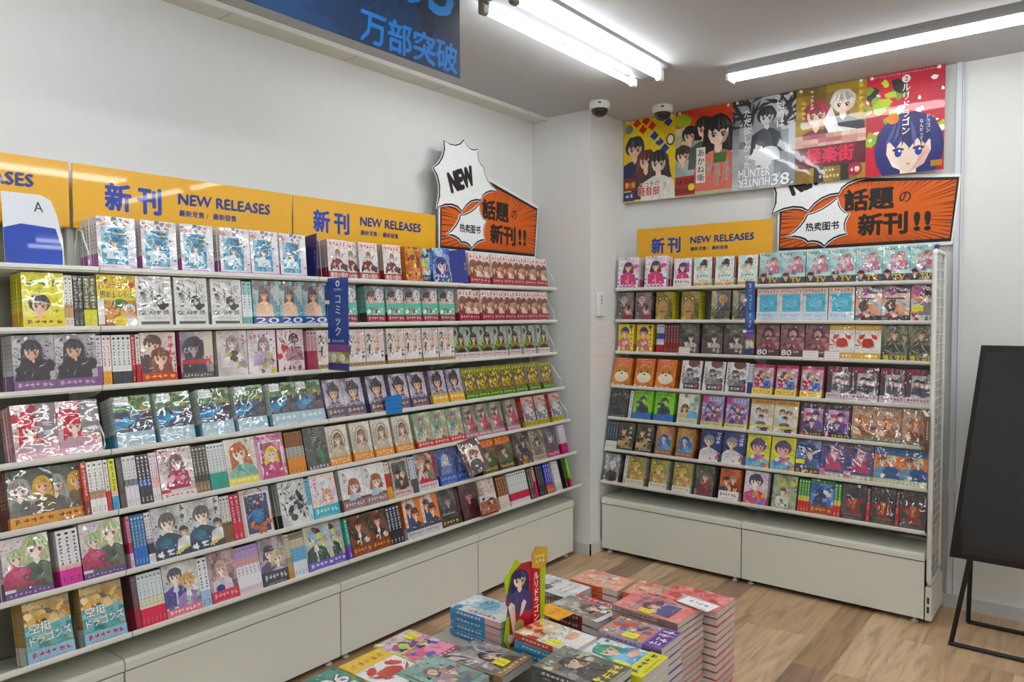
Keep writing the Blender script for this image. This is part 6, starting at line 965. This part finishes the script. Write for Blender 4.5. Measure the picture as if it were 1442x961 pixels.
st2(-1.385, 2.065, 'q5', 9, 'q5', .595, 'the back row, left')
st2(-1.19, 2.075, 'q5', 9, 'q5', .600, 'the back row, right')
st2(-.980, 1.905, 'q15', 13, 'q15', .690, 'the red back corner stack', vis=8)
st2(-1.030, 1.735, 'q6', 17, 'q6', .712, 'the pink right-hand stack', -2, 4)
st2(-.978, 1.587, 'q7', 15, 'q7', .700, 'the stack with the purple band', 0, 5)
st2(-.962, 1.452, 'q8', 13, 'q8', .695, 'the stack with the green-haired cover', 0, 4)
st2(-.985, 1.318, 'q9', 14, 'q9', .715, 'the stack nearest the bottom edge', 0, 1)
stack(-1.250, 1.312, ['q10'], RT+.004, 'the riser beside the cutout', 2)
stack(-1.282, 1.178, ['q11'], RT+.002, 'the riser front')
stack(-1.438, 1.250, ['q12'], RT, 'the riser, left edge', 1)
stack(-1.418, 1.118, ['q13'], RT, 'the riser, front left')
stack(-1.425, .985, ['q14'], RT, 'the riser, nearest left corner')
st2(-1.06, 1.18, 'q10', 11, 'q10', .655, 'the low stack at the bottom edge')
# notice card and price card lying on the stacks
def flat_card(x, y, z, w_, h, rot, bg, mk, edge, label, big=None):
    e = tag(empty('notice_card', (x, y, z), (0, 0, R(rot))), label, 'card', 'cards lying on the stacked comics'); A = h/w_
    a = Art(A, 21); pts = [(.04, 0), (.96, 0), (1, .06), (1, A-.06), (.96, A), (.04, A), (0, A-.06), (0, .06)]
    mb = MB(); n = len(mb.v)
    mb.loft([[(px*w_, py*w_, zz) for px, py in pts] for zz in (0, .0012)], True, lin(edge)); a.rect(.03, .03, .97, A-.03, bg)
    if big: a.text(big, .52, A*.5, .66, A*.42, mk, None, False, .03)
    else: a.kana(.5, A*.55, .6, A*.3, 4, mk)
    a.kana(.3, A*.85, .4, A*.1, 8, mk); a.kana(.7, A*.14, .4, A*.1, 8, mk)
    a.emit(mb, lambda px, py, l: (px*w_, py*w_, .0013+l)); part('card_sheet', mb, M['card'], e, colours=True)
# standing cutout beside the blue stack
e = tag(empty('cutout_display', (-1.172, 1.452, RT+.001), (0, 0, R(76))), 'cut-out figure with red name strip standing between the table stacks', 'display')
mb = MB(); mb.prism([(.0, .03), (.02, .0), (.125, .0), (.135, .1), (.138, .2), (.11, .23), (.075, .205), (.04, .235), (.0, .19), (.012, .12)], .003, .006, lin('a8c828')); part('green_backing', mb, M['card'], e, colours=True)
mb = MB(); mb.prism([(.018, .01), (.10, .01), (.102, .205), (.085, .222), (.055, .222), (.03, .205), (.024, .15), (.006, .15), (.004, .125), (.016, .11)], .0005, .003, lin('b02030')); part('red_outline', mb, M['card'], e, colours=True)
a = Art(2.55, 2); a.person(.40, 2.02, .22, '2c3056', 'f0d0c0', '4a4470', 2.2); a.poly([(.08, 1.05), (.02, 1.3), (.12, 1.42), (.24, 1.3), (.28, .4), (.2, .3)], 'f0d0c0'); a.poly([(.5, 1.0), (.62, 1.3), (.54, 1.4), (.46, 1.3), (.4, .9)], 'f0d0c0'); a.ell(.38, .62, .16, .2, 'b0a060'); a.kana(.38, .5, .3, .16, 4, 'd04850'); a.ell(.1, .3, .1, .14, 'e8e0dc')
mb = MB(); a.emit(mb, lambda x, y, l: (.008+x*.1, .0003-l, .008+y*.085)); part('figure_print', mb, M['card'], e, colours=True)
mb = MB(); mb.box(.088, -.001, .012, .116, .0005, .20, lin('c01c28')); a = Art(6, 3); a.text('ルリドラゴン', .5, 3.6, .62, 4.2, 'f8f4f0', None, True, .03); a.ell(.5, .6, .36, .36, 'c89a30'); a.emit(mb, lambda x, y, l: (.088+x*.028, -.0012-l, .014+y*.031)); part('name_strip', mb, M['card'], e, colours=True)
mb = MB(); mb.prism([(.085, .205), (.12, .195), (.14, .21), (.138, .25), (.10, .258), (.088, .24)], -.003, -.001, lin('c8a458'), lin('b02030')); a = Art(1, 4); a.kana(.5, .62, .7, .22, 4, 'f4ead0'); a.kana(.5, .34, .7, .22, 3, 'f4ead0'); a.emit(mb, lambda x, y, l: (.09+x*.046, -.0032-l, .203+y*.046)); part('badge', mb, M['card'], e, colours=True)
mb = MB(); mb.prism([(.03, 0), (.11, 0), (.07, .08)], .006, .0075, lin('a8c828')); part('prop_foot', mb, M['card'], e, colours=True)
flat_card(-1.222, 1.712, 0.6685, .070, .100, -97, 'f0b040', 'b83020', 'e8a030', 'orange notice card lying on the grey-brown comic')
flat_card(-.90, 1.862, .7065, .105, .062, -12, 'f6f4f4', '4a4448', 'c89098', 'white scalloped price card lying on the pink comics')
join_rest()
